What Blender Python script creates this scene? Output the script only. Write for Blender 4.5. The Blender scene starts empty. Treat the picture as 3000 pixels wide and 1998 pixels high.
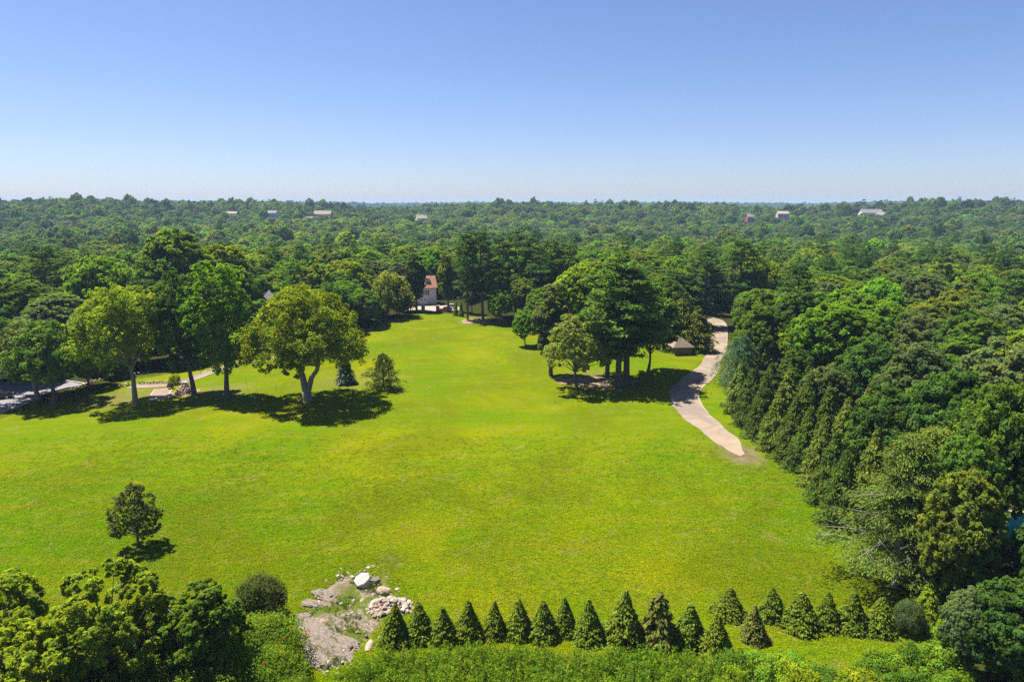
import bpy, bmesh, math, random
import numpy as np
from mathutils import Vector, Matrix

scene = bpy.context.scene
COL = scene.collection

# ------------------------------------------------------------------ camera, sky, sun, exposure
CAM_H = 34.0
PITCH = math.atan(399.0 / 2000.0)
cam_data = bpy.data.cameras.new("camera")
cam_data.sensor_width = 36.0
cam_data.lens = 24.0
cam_data.clip_start = 0.5
cam_data.clip_end = 20000.0
cam = bpy.data.objects.new("camera", cam_data)
cam.location = (0, 0, CAM_H)
cam.rotation_euler = (math.pi / 2 - PITCH, 0, 0)
COL.objects.link(cam)
scene.camera = cam

SUN_TO = Vector((-4.1, 2.3, 10.0)).normalized()
SUN_EL = math.asin(SUN_TO.z)
SUN_AZ = math.atan2(SUN_TO.x, SUN_TO.y)

world = bpy.data.worlds.new("World")
scene.world = world
world.use_nodes = True
wn = world.node_tree
wn.nodes.clear()
w_out = wn.nodes.new("ShaderNodeOutputWorld")
w_bg = wn.nodes.new("ShaderNodeBackground")
w_sky = wn.nodes.new("ShaderNodeTexSky")
w_sky.sky_type = 'NISHITA'
w_sky.sun_disc = False
w_sky.sun_elevation = SUN_EL
w_sky.sun_rotation = SUN_AZ
w_sky.altitude = 60
w_sky.air_density = 0.87
w_sky.dust_density = 0.55
w_sky.ozone_density = 4.5
w_bg.inputs['Strength'].default_value = 0.054
w_wb = wn.nodes.new("ShaderNodeMix")          # white balance of the camera
w_wb.data_type = 'RGBA'; w_wb.blend_type = 'MULTIPLY'
w_wb.inputs[0].default_value = 1.0
w_wb.inputs[7].default_value = (0.97, 0.955, 1.11, 1)
wn.links.new(w_sky.outputs[0], w_wb.inputs[6])
wn.links.new(w_wb.outputs[2], w_bg.inputs['Color'])
wn.links.new(w_bg.outputs[0], w_out.inputs['Surface'])

sun_data = bpy.data.lights.new("sun", 'SUN')
sun_data.energy = 5.0
sun_data.angle = math.radians(0.53)
sun_data.color = (1.0, 0.95, 0.86)
sun = bpy.data.objects.new("sun", sun_data)
sun.rotation_euler = (-SUN_TO).to_track_quat('-Z', 'Y').to_euler()
sun.location = (0, 0, 400)
COL.objects.link(sun)

scene.view_settings.view_transform = 'Standard'
scene.view_settings.look = 'None'
scene.view_settings.gamma = 1.0
scene.view_settings.use_curve_mapping = False
scene.view_settings.exposure = 1.32
scene.cycles.max_bounces = 8
scene.cycles.diffuse_bounces = 3
scene.cycles.transmission_bounces = 4
scene.cycles.transparent_max_bounces = 4
scene.cycles.volume_bounces = 0
scene.cycles.use_denoising = False
scene.cycles.denoiser = 'OPENIMAGEDENOISE'
scene.cycles.denoising_input_passes = 'RGB_ALBEDO_NORMAL'
scene.cycles.denoising_prefilter = 'ACCURATE'

# ------------------------------------------------------------------ terrain and picture-to-ground helpers
def sstep(a, b, x):
    t = np.clip((np.asarray(x, float) - a) / (b - a), 0, 1)
    return t * t * (3 - 2 * t)

def ground_z(x, y):
    x = np.asarray(x, float); y = np.asarray(y, float)
    r = np.hypot(x, y)
    az = np.arctan2(x, np.maximum(y, 1.0))
    z = 1.5 * np.exp(-(((x + 27) / 30) ** 2 + ((y - 204) / 20) ** 2))
    z += 0.30 * np.sin(x * 0.061 + 1.0) * np.sin(y * 0.047) * sstep(50, 90, y) * (1 - sstep(230, 300, r))
    z += 0.12 * np.sin(x * 0.23 + y * 0.11) * np.sin(y * 0.19 - x * 0.07) * (1 - sstep(230, 300, r))
    z -= 1.6 * sstep(-45, -95, x) * (1 - sstep(230, 300, r))
    z -= 1.2 * sstep(55, 110, x) * (1 - sstep(230, 300, r))
    z -= 9.0 * sstep(250, 520, r)
    ridge = 23.0 + 3.8 * sstep(-0.08, -0.40, az) + 3.6 * sstep(0.30, 0.60, az) + 2.2 * np.sin(az * 11 + .5) + 1.8 * np.sin(az * 23 + 2)
    z += ridge * sstep(790, 1230, r) - 14 * sstep(1330, 1800, r) + 22 * sstep(2300, 3500, r) - 25 * sstep(4200, 6500, r)
    far = sstep(320, 650, r)
    z += far * (2.6 * np.sin(x / 120 + 0.7) * np.sin(y / 150) + 2.0 * np.sin(x / 61 + y / 83))
    return z

def gz(x, y):
    return float(ground_z(x, y))

CT, ST = math.cos(PITCH), math.sin(PITCH)

def ray(u, v):
    """direction of the view through a point of the 3000 x 1998 picture"""
    a = (u - 1500.0) / 2000.0
    b = (v - 999.0) / 2000.0
    return Vector((a, CT - b * ST, -ST - b * CT))

def G(u, v):
    """the ground point seen at (u, v)"""
    d = ray(u, v)
    t0, t1 = 20.0, 20.0
    while t1 < 6000:
        t1 += max(1.0, t1 * 0.01)
        p = d * t1
        if CAM_H + p.z < gz(p.x, p.y):
            break
        t0 = t1
    for _ in range(24):
        t = 0.5 * (t0 + t1)
        p = d * t
        if CAM_H + p.z < gz(p.x, p.y):
            t1 = t
        else:
            t0 = t
    p = d * t1
    return Vector((p.x, p.y, gz(p.x, p.y)))

K = 1.2744          # measured on a 2354-wide view of the picture
def D(x, y):
    return G(x * K, y * K)

def depth_of(p):
    return p.y * CT + (CAM_H - p.z) * ST

def measure(x, yb, yt, w):
    """base point, height and width of an upright thing measured on the 2354-wide view"""
    p = D(x, yb)
    d = ray(x * K, yt * K)
    t = p.y / d.y
    h = CAM_H + d.z * t - p.z
    return p, h, w * K * depth_of(p) / 2000.0

# ------------------------------------------------------------------ small builders
def new_obj(name, mesh, parent=None, mat=None, loc=None):
    o = bpy.data.objects.new(name, mesh)
    COL.objects.link(o)
    if parent is not None:
        o.parent = parent
    if mat is not None and mesh is not None and len(mesh.materials) == 0:
        mesh.materials.append(mat)
    if loc is not None:
        o.location = loc
    return o

def tag(o, label, cat=None, group=None, kind=None):
    if label: o["label"] = label
    if cat: o["category"] = cat
    if group: o["group"] = group
    if kind: o["kind"] = kind
    return o

def thing(name, loc, label, cat, group=None, rz=0.0):
    o = bpy.data.objects.new(name, None)
    o.empty_display_size = 0.3
    COL.objects.link(o)
    o.location = loc
    o.rotation_euler = (0, 0, rz)
    return tag(o, label, cat, group)

def mesh_py(name, verts, faces, smooth=False):
    me = bpy.data.meshes.new(name)
    me.from_pydata([tuple(v) for v in verts], [], [tuple(f) for f in faces])
    if smooth:
        me.polygons.foreach_set("use_smooth", [True] * len(me.polygons))
    me.update()
    return me

def quad_mesh(name, V, cols=None):
    """V: (N,4,3) loose quads; cols (N,3) per quad"""
    n = len(V)
    me = bpy.data.meshes.new(name)
    me.vertices.add(n * 4); me.loops.add(n * 4); me.polygons.add(n)
    me.vertices.foreach_set("co", np.ascontiguousarray(V, np.float32).ravel())
    me.loops.foreach_set("vertex_index", np.arange(n * 4, dtype=np.int32))
    me.polygons.foreach_set("loop_start", np.arange(0, n * 4, 4, dtype=np.int32))
    me.polygons.foreach_set("loop_total", np.full(n, 4, np.int32))
    if cols is not None:
        at = me.attributes.new("tone", 'FLOAT_COLOR', 'POINT')
        c4 = np.ones((n, 4, 4), np.float32)
        c4[:, :, :3] = cols[:, None, :]
        at.data.foreach_set("color", c4.ravel())
    me.update(calc_edges=True)
    return me

def unit(a):
    return a / np.maximum(np.linalg.norm(a, axis=-1, keepdims=True), 1e-9)

def cards(c, nrm, size, aspect, rng, along=None):
    """leaf-shaped rhombi at c facing nrm; along: preferred long axis"""
    n = len(c)
    t = rng.normal(size=(n, 3)) if along is None else along + 0.25 * rng.normal(size=(n, 3))
    t = unit(t - nrm * np.sum(t * nrm, 1, keepdims=True))
    b = np.cross(nrm, t)
    s = np.asarray(size).reshape(-1, 1) * np.ones((n, 1))
    fold = nrm * s * 0.22
    return np.stack([c + t * s - fold, c + b * s * aspect + fold, c - t * s - fold, c - b * s * aspect + fold], 1)

def tube(pts, rad, sides=7):
    P = np.array([tuple(p) for p in pts], float)
    n = len(P)
    V, F = [], []
    for i in range(n):
        d = unit((P[min(i + 1, n - 1)] - P[max(i - 1, 0)])[None])[0]
        ref = np.array([1.0, 0, 0]) if abs(d[0]) < 0.8 else np.array([0, 1.0, 0])
        a = unit(np.cross(d, ref)[None])[0]
        b = np.cross(d, a)
        for k in range(sides):
            q = 2 * math.pi * k / sides
            V.append(P[i] + rad[i] * (math.cos(q) * a + math.sin(q) * b))
    for i in range(n - 1):
        for k in range(sides):
            k2 = (k + 1) % sides
            F.append((i * sides + k, i * sides + k2, (i + 1) * sides + k2, (i + 1) * sides + k))
    F.append(tuple(range((n - 1) * sides, n * sides)))
    return V, F

class MB:
    def __init__(s): s.V, s.F = [], []
    def add(s, V, F):
        o = len(s.V); s.V += [tuple(v) for v in V]; s.F += [tuple(i + o for i in f) for f in F]; return s
    def tube(s, pts, rad, sides=7): return s.add(*tube(pts, rad, sides))
    def box(s, c, d, rz=0.0):
        x, y, z = d[0] / 2, d[1] / 2, d[2] / 2
        V = [(-x, -y, -z), (x, -y, -z), (x, y, -z), (-x, y, -z), (-x, -y, z), (x, -y, z), (x, y, z), (-x, y, z)]
        ca, sa = math.cos(rz), math.sin(rz)
        V = [(c[0] + a * ca - b * sa, c[1] + a * sa + b * ca, c[2] + e) for a, b, e in V]
        return s.add(V, [(3, 2, 1, 0), (4, 5, 6, 7), (0, 1, 5, 4), (1, 2, 6, 5), (2, 3, 7, 6), (3, 0, 4, 7)])
    def mesh(s, name, smooth=False): return mesh_py(name, s.V, s.F, smooth)
    def build(s, name, mat, parent=None, smooth=False, loc=None):
        return new_obj(name, s.mesh(name, smooth), parent, mat, loc)

# ------------------------------------------------------------------ materials
class NT:
    def __init__(s, name):
        s.m = bpy.data.materials.new(name); s.m.use_nodes = True
        s.t = s.m.node_tree; s.t.nodes.clear()
        s.out = s.t.nodes.new("ShaderNodeOutputMaterial")
    def n(s, kind, **kw):
        nd = s.t.nodes.new(kind)
        for k, v in kw.items():
            if k.startswith("i_"):
                key = k[2:].replace("_", " ")
                nd.inputs[int(key) if key.isdigit() else key].default_value = v
            else:
                setattr(nd, k, v)
        return nd
    def l(s, a, b): s.t.links.new(a, b); return s
    def ramp(s, fac, stops, interp='LINEAR'):
        r = s.n("ShaderNodeValToRGB"); r.color_ramp.interpolation = interp
        e = r.color_ramp.elements
        while len(e) < len(stops): e.new(0.5)
        for q, (p, c) in zip(e, stops):
            q.position = p
            q.color = (c, c, c, 1) if np.isscalar(c) else (*c, 1)
        s.l(fac, r.inputs[0]); return r.outputs[0]
    def noise(s, vec, scale, detail=4, rough=0.55, dist=0.0):
        q = s.n("ShaderNodeTexNoise"); q.inputs['Scale'].default_value = scale
        q.inputs['Detail'].default_value = detail; q.inputs['Roughness'].default_value = rough
        q.inputs['Distortion'].default_value = dist
        s.l(vec, q.inputs['Vector']); return q.outputs['Fac']
    def mix(s, fac, a, b, mode='MIX'):
        q = s.n("ShaderNodeMix", data_type='RGBA', blend_type=mode)
        for val, ix in ((fac, 0), (a, 6), (b, 7)):
            sock = q.inputs[ix]
            if hasattr(val, "is_linked"): s.l(val, sock)
            elif np.isscalar(val): sock.default_value = val if ix == 0 else (val, val, val, 1)
            else: sock.default_value = (*val, 1)
        return q.outputs[2]
    def math(s, op, a, b=None, clamp=False):
        q = s.n("ShaderNodeMath", operation=op, use_clamp=clamp)
        for val, sock in ((a, q.inputs[0]), (b, q.inputs[1])):
            if val is None: continue
            if hasattr(val, "is_linked"): s.l(val, sock)
            else: sock.default_value = val
        return q.outputs[0]
    def pos(s): return s.n("ShaderNodeNewGeometry").outputs['Position']
    def objc(s): return s.n("ShaderNodeTexCoord").outputs['Object']
    def bsdf(s, col, rough=0.8, spec=0.3, bump=None, bump_d=0.05, bump_s=1.0, metal=0.0):
        p = s.n("ShaderNodeBsdfPrincipled")
        if hasattr(col, "is_linked"): s.l(col, p.inputs['Base Color'])
        else: p.inputs['Base Color'].default_value = (*col, 1)
        p.inputs['Roughness'].default_value = rough
        p.inputs['Specular IOR Level'].default_value = spec
        p.inputs['Metallic'].default_value = metal
        if bump is not None:
            b = s.n("ShaderNodeBump"); b.inputs['Distance'].default_value = bump_d; b.inputs['Strength'].default_value = bump_s
            s.l(bump, b.inputs['Height']); s.l(b.outputs[0], p.inputs['Normal'])
        s.l(p.outputs[0], s.out.inputs['Surface'])
        return s.m

def leaf_material(name, instanced=False, trans=0.56):
    s = NT(name)
    if instanced:
        a = s.n("ShaderNodeAttribute", attribute_type='INSTANCER', attribute_name="tint").outputs['Color']
    else:
        a = s.n("ShaderNodeObjectInfo").outputs['Color']
    t = s.n("ShaderNodeAttribute", attribute_type='GEOMETRY', attribute_name="tone").outputs['Color']
    c = s.mix(1.0, a, t, 'MULTIPLY')
    d = s.n("ShaderNodeBsdfDiffuse"); s.l(c, d.inputs['Color'])
    tc = s.mix(1.0, c, (1.45, 1.30, 0.45), 'MULTIPLY')
    tr = s.n("ShaderNodeBsdfTranslucent"); s.l(tc, tr.inputs['Color'])
    m = s.n("ShaderNodeMixShader"); m.inputs[0].default_value = trans
    s.l(d.outputs[0], m.inputs[1]); s.l(tr.outputs[0], m.inputs[2])
    s.l(m.outputs[0], s.out.inputs['Surface'])
    return s.m

M = {}
M['leaf'] = leaf_material("leaf")
M['needle'] = leaf_material("needle", trans=0.30)
M['leaf_far'] = leaf_material("leaf_far", True)

def plain(name, col, rough=0.7, spec=0.3, var=0.15, scale=3.0, metal=0.0):
    s = NT(name)
    f = s.noise(s.objc(), scale, 5)
    c = s.mix(f, tuple(x * (1 - var) for x in col), tuple(min(x * (1 + var), 1) for x in col))
    M[name] = s.bsdf(c, rough, spec, metal=metal)
    return M[name]

def bark(name, dark, light):
    s = NT(name); co = s.objc()
    mp = s.n("ShaderNodeMapping"); mp.inputs['Scale'].default_value = (5, 5, 0.9); s.l(co, mp.inputs[0])
    f = s.noise(mp.outputs[0], 2.2, 6, 0.65)
    M[name] = s.bsdf(s.mix(f, dark, light), 0.95, 0.1, bump=f, bump_d=0.08)
bark('bark', (0.045, 0.036, 0.028), (0.17, 0.145, 0.12))
bark('bark_pale', (0.10, 0.09, 0.078), (0.30, 0.275, 0.245))
bark('bark_bare', (0.17, 0.145, 0.12), (0.40, 0.36, 0.32))

# grass colour: the same pattern over the place for the turf and the tufts
DIRT = []      # (x, y, rx, ry, rot, strength) worn or stony spots in the turf
def grass_colour(s):
    p = s.pos()
    big = s.noise(p, 0.022, 4, 0.55, 0.6)
    mid = s.noise(p, 0.11, 5, 0.6, 0.4)
    mp = s.n("ShaderNodeMapping"); mp.inputs['Scale'].default_value = (0.16, 0.9, 1); mp.inputs['Rotation'].default_value = (0, 0, 0.12); s.l(p, mp.inputs[0])
    mow = s.noise(mp.outputs[0], 0.6, 3, 0.6, 0.3)
    fine = s.noise(p, 2.6, 6, 0.7)
    tiny = s.noise(p, 11.0, 3, 0.7)
    c = s.ramp(big, [(0.39, (0.104, 0.192, 0.0010)), (0.50, (0.172, 0.224, 0.0009)), (0.60, (0.238, 0.246, 0.0012))])
    c = s.mix(s.ramp(mid, [(0.40, 0.0), (0.66, 0.70)]), c, (0.112, 0.200, 0.0010))
    c = s.mix(s.ramp(mow, [(0.46, 0.0), (0.66, 0.55)]), c, (0.225, 0.215, 0.008))
    k = s.ramp(fine, [(0.28, 0.76), (0.5, 1.0), (0.72, 1.15)])
    c = s.mix(1.0, c, k, 'MULTIPLY')
    k2 = s.ramp(tiny, [(0.3, 0.86), (0.5, 1.0), (0.72, 1.12)])
    c = s.mix(1.0, c, k2, 'MULTIPLY')
    olive = s.noise(p, 0.055, 5, 0.62, 1.0)
    c = s.mix(s.ramp(olive, [(0.47, 0.0), (0.60, 0.75)]), c, (0.140, 0.166, 0.0025))
    clov = s.math('MULTIPLY', s.ramp(s.noise(p, 1.5, 4, 0.65, 0.5), [(0.46, 0.0), (0.58, 1.0)]), s.ramp(s.noise(p, 0.05, 3, 0.5, 0.4), [(0.42, 0.0), (0.58, 0.62)]))
    c = s.mix(clov, c, (0.078, 0.155, 0.0040))
    dry = s.noise(p, 0.42, 6, 0.72, 0.8)
    c = s.mix(s.ramp(dry, [(0.55, 0.0), (0.72, 0.62)]), c, (0.255, 0.215, 0.060))
    return c, fine, tiny, dry
# ------------------------------------------------------------------ plant shapes
def bezier3(a, b, c, n):
    t = np.linspace(0, 1, n)[:, None]
    a, b, c = map(lambda q: np.array(q, float)[None], (a, b, c))
    return (1 - t) ** 2 * a + 2 * t * (1 - t) * b + t ** 2 * c

def tones(n_clump, per, rng, spread=0.26, yellow=0.14):
    f = 1 + rng.uniform(-spread, spread, n_clump)
    yl = np.clip(rng.normal(0, yellow, n_clump), -0.15, 0.35)
    c = np.stack([f * (1 + yl), f * (1 + 0.35 * yl), f * (1 - 0.5 * yl)], 1)
    c = np.repeat(c, per, 0)
    return np.clip(c * (1 + rng.uniform(-0.22, 0.22, (len(c), 1))), 0.2, 2.2)

def broadleaf(seed, h=16, base=0.24, r=6.0, lobes=13, clumps=20, per=46, leaf=0.24, prof='round', trunk_r=0.36, fork=1,
              lean=(0, 0), sparse=0.0, flat=0.82, drop=0.0, bare=0, aspect=0.62, gap=0.7, lob=(.30, .44), env=.55):
    """crown and trunk meshes of a leafy tree, base at the origin"""
    rng = np.random.default_rng(seed)
    hb = h * base
    hc = h - hb
    C, R = [], []
    ga = rng.uniform(0, 6.28)
    for i in range(lobes):
        t = (i + 0.5) / lobes
        q = ga + i * 2.39996 + rng.normal(0, 0.25)
        if prof == 'round': w = math.sqrt(max(0.06, 1 - (2 * t - 0.85) ** 2 / 1.5))
        elif prof == 'oval': w = math.sin(math.pi * (0.12 + 0.80 * t)) ** 0.8 * 0.85
        elif prof == 'spread': w = (0.80 + 0.30 * t) if t < 0.7 else 1.05 * (1 - (t - 0.7) / 0.42)
        elif prof == 'column': w = 0.75 * math.sin(math.pi * (0.15 + 0.75 * t)) ** 0.6
        elif prof == 'egg': w = math.sin(math.pi * (0.24 + 0.70 * t))
        elif prof == 'cone': w = 1.05 * (1 - t) ** 0.7 + 0.12
        else: w = 1.0
        rl = r * rng.uniform(*lob) * (0.7 + 0.3 * w)
        rad = max(0.0, w * r - rl * 0.85) * rng.uniform(0.72, 1.06)
        z = hb + hc * (0.10 + 0.80 * t) + rng.normal(0, 0.03 * h)
        z -= drop * hc * (rad / r) ** 2
        z = min(z, h - rl * 0.75)
        if prof in ('round', 'oval', 'spread'):
            zl = {'round': -.50, 'oval': -.70, 'spread': -.12}[prof]
            zc = {'round': .46, 'oval': .5, 'spread': .30}[prof]
            dz = 1 - (1 - zl) * (i + rng.uniform(.2, .8)) / lobes
            dr_ = math.sqrt(max(0.0, 1 - dz * dz))
            k = rng.uniform(.82, 1.06)
            up = hc * (1 - zc) if dz > 0 else hc * zc
            rad = dr_ * max(0.0, r - rl * .8) * k
            z = hb + hc * zc + dz * max(0.0, up - rl * .75) * rng.uniform(.88, 1.06) - drop * hc * (rad / r) ** 2 * .8
        C.append((rad * math.cos(q) + lean[0] * t, rad * math.sin(q) + lean[1] * t, z)); R.append(rl)
    for k in range(5):
        q = k * 1.257
        C.append((lean[0] * 0.6 + r * .3 * math.cos(q) * (k > 0), lean[1] * 0.6 + r * .3 * math.sin(q) * (k > 0), hb + hc * rng.uniform(.35, .6))); R.append(r * lob[1] * 1.05)
    C, R = np.array(C), np.array(R)
    cc, cd, cr = [], [], []
    axis = np.array([lean[0] * 0.5, lean[1] * 0.5, hb + hc * 0.42])
    for i in range(len(C)):
        n = int(clumps * (R[i] / (sum(lob) / 2 * r)) ** 1.6) + 4
        d = unit(rng.normal(size=(n * 3, 3)) + np.array([0, 0, 0.35]) + 0.5 * unit((C[i] - axis)[None]))
        k = 0
        for dd in d:
            if k >= n: break
            p = C[i] + dd * R[i] * rng.uniform(0.72, 1.10) * np.array([1, 1, flat])
            if p[2] < hb * 0.72: continue
            dist = np.linalg.norm((p - C) / np.array([1, 1, flat]), axis=1)
            dist[i] = 1e9
            if np.any(dist < R * gap) and rng.random() > 0.12: continue
            if rng.random() < sparse: continue
            cc.append(p); cd.append(dd); cr.append(R[i] * rng.uniform(0.22, 0.38)); k += 1
    if prof in ('round', 'oval', 'spread') and env > 0:      # leaves that close the gaps between the lobes
        zl = {'round': -.35, 'oval': -.55, 'spread': -.05}[prof]
        zc = {'round': .46, 'oval': .5, 'spread': .30}[prof]
        ne = int(len(cc) * env)
        ph = rng.uniform(0, 6.28, 6)
        for i in range(ne):
            dz = 1 - (1 - zl) * (i + .5) / ne
            dr_ = math.sqrt(max(0, 1 - dz * dz)); q = i * 2.39996 + rng.normal(0, .3)
            k = rng.uniform(.80, .95) * (1 + .07 * math.sin(3 * q + ph[0] + 2 * dz) + .06 * math.sin(5 * q + ph[1] - 4 * dz) + .05 * math.sin(7 * dz + ph[2]))
            x_, y_ = dr_ * r * k * math.cos(q), dr_ * r * k * math.sin(q)
            z_ = hb + hc * zc + dz * k * hc * ((1 - zc) if dz > 0 else zc) - drop * hc * (dr_ * k) ** 2 * .8
            t_ = (z_ - hb) / hc
            if rng.random() < sparse: continue
            cc.append((x_ + lean[0] * t_, y_ + lean[1] * t_, z_)); cd.append((dr_ * math.cos(q), dr_ * math.sin(q), dz)); cr.append(r * rng.uniform(.07, .13))
    cc, cd, cr = np.array(cc), np.array(cd), np.array(cr)
    n = len(cc)
    off = unit(rng.normal(size=(n, per, 3))) * rng.uniform(0.35, 1.0, (n, per, 1)) ** 0.6
    off *= np.array([1, 1, 0.80])
    nr = unit(0.45 * cd[:, None] + 0.55 * off + np.array([0, 0, 0.30]) + 0.45 * rng.normal(size=(n, per, 3)))
    pos = cc[:, None] + off * cr[:, None, None]
    pos = pos.reshape(-1, 3); nr = nr.reshape(-1, 3)
    V = cards(pos, nr, leaf * rng.uniform(0.6, 1.35, len(pos)), aspect, rng)
    crown = quad_mesh("crown", V, tones(n, per, rng))
    # trunk and limbs
    m = MB()
    top = hb + hc * 0.62
    tr = trunk_r
    stems = []
    if fork == 1:
        bend = rng.normal(0, 0.25, 2)
        pts = [(0, 0, -0.3), (0, 0, 0.25), (bend[0] * .4, bend[1] * .4, hb * .55), (bend[0], bend[1], hb), (bend[0] + lean[0] * .5, bend[1] + lean[1] * .5, top)]
        m.tube(pts, [tr * 1.75, tr * 1.2, tr, tr * .82, tr * .22], 9)
        stems.append(np.array(pts[3]))
    else:
        m.tube([(0, 0, -0.3), (0, 0, 0.3), (0, 0, hb * 0.42)], [tr * 1.8, tr * 1.3, tr * 1.08], 10)
        for f in range(fork):
            q = f * 6.283 / fork + 0.35
            e = np.array([math.cos(q) * r * 0.24, math.sin(q) * r * 0.10, hb * 1.15])
            p2 = e + np.array([math.cos(q) * r * 0.16, math.sin(q) * r * 0.2, hc * 0.45])
            m.tube([(math.cos(q) * tr * .3, math.sin(q) * tr * .3, hb * .30), e * np.array([.5, .5, .75]), e, p2], [tr * .8, tr * .66, tr * .55, tr * .12], 8)
            stems.append(e)
    for i in range(len(C)):
        s0 = stems[i % len(stems)]
        st = s0 + np.array([0, 0, max(0.0, (C[i][2] - s0[2]) * 0.35)])
        midp = (st + C[i]) / 2 + np.array([0, 0, -0.06 * h if C[i][2] > hb + hc * .4 else 0.04 * h])
        m.tube(bezier3(st, midp, C[i], 5), np.linspace(tr * .38, tr * .08, 5), 5)
    for i in range(bare):
        j = rng.integers(0, len(C))
        d = unit((rng.normal(size=3) * np.array([1, 1, 0.35]) + unit((C[j] - axis)[None])[0] + np.array([0, 0, 0.5]))[None])[0]
        a = C[j] + d * R[j] * .2; e = C[j] + d * R[j] * rng.uniform(1.05, 1.5)
        m.tube([a, (a + e) / 2 + rng.normal(0, .15, 3), e], [.07, .045, .018], 4)
    return crown, m.mesh("trunk", True)

def pine(seed, h=24, r=5.0, base=0.32, whorls=17, leaf=0.30, trunk_r=0.32, per=38, shape=0.55, upper=0.30, droop=0.03, pad=0.95):
    """tall pine with flat layered boughs"""
    rng = np.random.default_rng(seed)
    P, Nn, cl = [], [], []
    m = MB()
    wob = rng.normal(0, 0.2, 2)
    m.tube([(0, 0, -.3), (0, 0, .3), (wob[0] * .5, wob[1] * .5, h * .35), (wob[0], wob[1], h * .7), (wob[0], wob[1], h * .98)],
           [trunk_r * 1.5, trunk_r * 1.12, trunk_r * .9, trunk_r * .5, .04], 9)
    ncl = 0
    for w in range(whorls):
        t = (w + rng.uniform(0, .8)) / whorls
        z = h * (base + (1 - base) * 0.97 * t)
        L = r * (min(1.0, 0.55 + 1.6 * t) if t < 0.3 else ((1 - t) / 0.7) ** shape * 1.0 + 0.10)
        nb = rng.integers(4, 7)
        q0 = rng.uniform(0, 6.28)
        for b in range(nb):
            if rng.random() < 0.12: continue
            q = q0 + b * 6.283 / nb + rng.normal(0, .25)
            Lb = L * rng.uniform(0.55, 1.12)
            d = np.array([math.cos(q), math.sin(q), 0])
            rise = Lb * (upper * t + droop + rng.normal(0, .05))
            o = np.array([wob[0] * min(1, z / h / .7), wob[1] * min(1, z / h / .7), z])
            e = o + d * Lb + np.array([0, 0, rise])
            m.tube([o, (o + e) / 2 + np.array([0, 0, rise * .1 - .05]), e], [trunk_r * .20 * (1 - t * .6), .06, .02], 4)
            side = np.array([-d[1], d[0], 0])
            k = max(2, int(Lb * 1.15))
            for j in range(k):
                f = 0.30 + 0.70 * (j + rng.uniform(.3, 1)) / k
                wd = Lb * 0.26 * math.sin(min(1, f) * 2.6)
                c = o + (e - o) * f + side * rng.uniform(-1, 1) * wd + np.array([0, 0, .12 * Lb * f * f * upper + rng.normal(0, .12)])
                s = pad * rng.uniform(.55, 1.0) * (0.55 + 0.08 * Lb)
                off = rng.normal(size=(per, 3)) * np.array([.55, .55, .27]) * s
                P.append(c + off)
                Nn.append(unit(np.array([0, 0, .60]) + .35 * d + .62 * rng.normal(size=(per, 3))))
                ncl += 1
    P = np.concatenate(P); Nn = np.concatenate(Nn)
    V = cards(P, Nn, leaf * rng.uniform(.6, 1.3, len(P)), 0.36, rng)
    return quad_mesh("crown", V, tones(ncl, per, rng, .25, .07)), m.mesh("trunk", True)

def conifer(seed, h=4.0, r=1.05, base=0.03, n=170, leaf=0.13, per=18, power=0.85, droop=0.25, trunk_r=0.07, rough=0.12, aspect=0.42, spire=True, bulge=0.0):
    """dense cone-shaped evergreen: boughs all round, drooping needles"""
    rng = np.random.default_rng(seed)
    P, Nn, T = [], [], []
    for i in range(n):
        t = (i + rng.uniform(0, 1)) / n
        t = 1 - (1 - t) ** 0.62 if not bulge else t
        q = i * 2.39996 + rng.normal(0, .2)
        L = r * ((1 - t) ** power) * (1 + bulge * math.sin(math.pi * t)) * rng.uniform(1 - rough * 1.6, 1 + rough) + 0.04 * r
        z = h * (base + (1 - base) * t)
        f = rng.uniform(0.15, 1.0, per) ** 0.5
        d = np.array([math.cos(q), math.sin(q), 0]); side = np.array([-d[1], d[0], 0])
        sag = -droop * L * f ** 2 + 0.10 * L * f
        c = d * (L * f)[:, None] + side * (rng.normal(0, .13, per) * (0.35 * r + L * .5) * f)[:, None]
        c[:, 2] = z + sag + rng.normal(0, .04 * r + .01, per)
        c[:, 2] = np.maximum(c[:, 2], 0.02)
        P.append(c)
        Nn.append(unit(d * .55 + np.array([0, 0, .55]) + .5 * rng.normal(size=(per, 3))))
        T.append(np.tile(d + np.array([0, 0, -droop]), (per, 1)))
    P, Nn, T = map(np.concatenate, (P, Nn, T))
    V = cards(P, Nn, leaf * rng.uniform(.65, 1.3, len(P)), aspect, rng, along=T)
    m = MB(); m.tube([(0, 0, -.1), (0, 0, h * .5), (0, 0, h * (1.0 if spire else .93))], [trunk_r * 1.3, trunk_r * .7, .012], 6)
    return quad_mesh("crown", V, tones(n, per, rng, .22, .08)), m.mesh("trunk", True)

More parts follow.
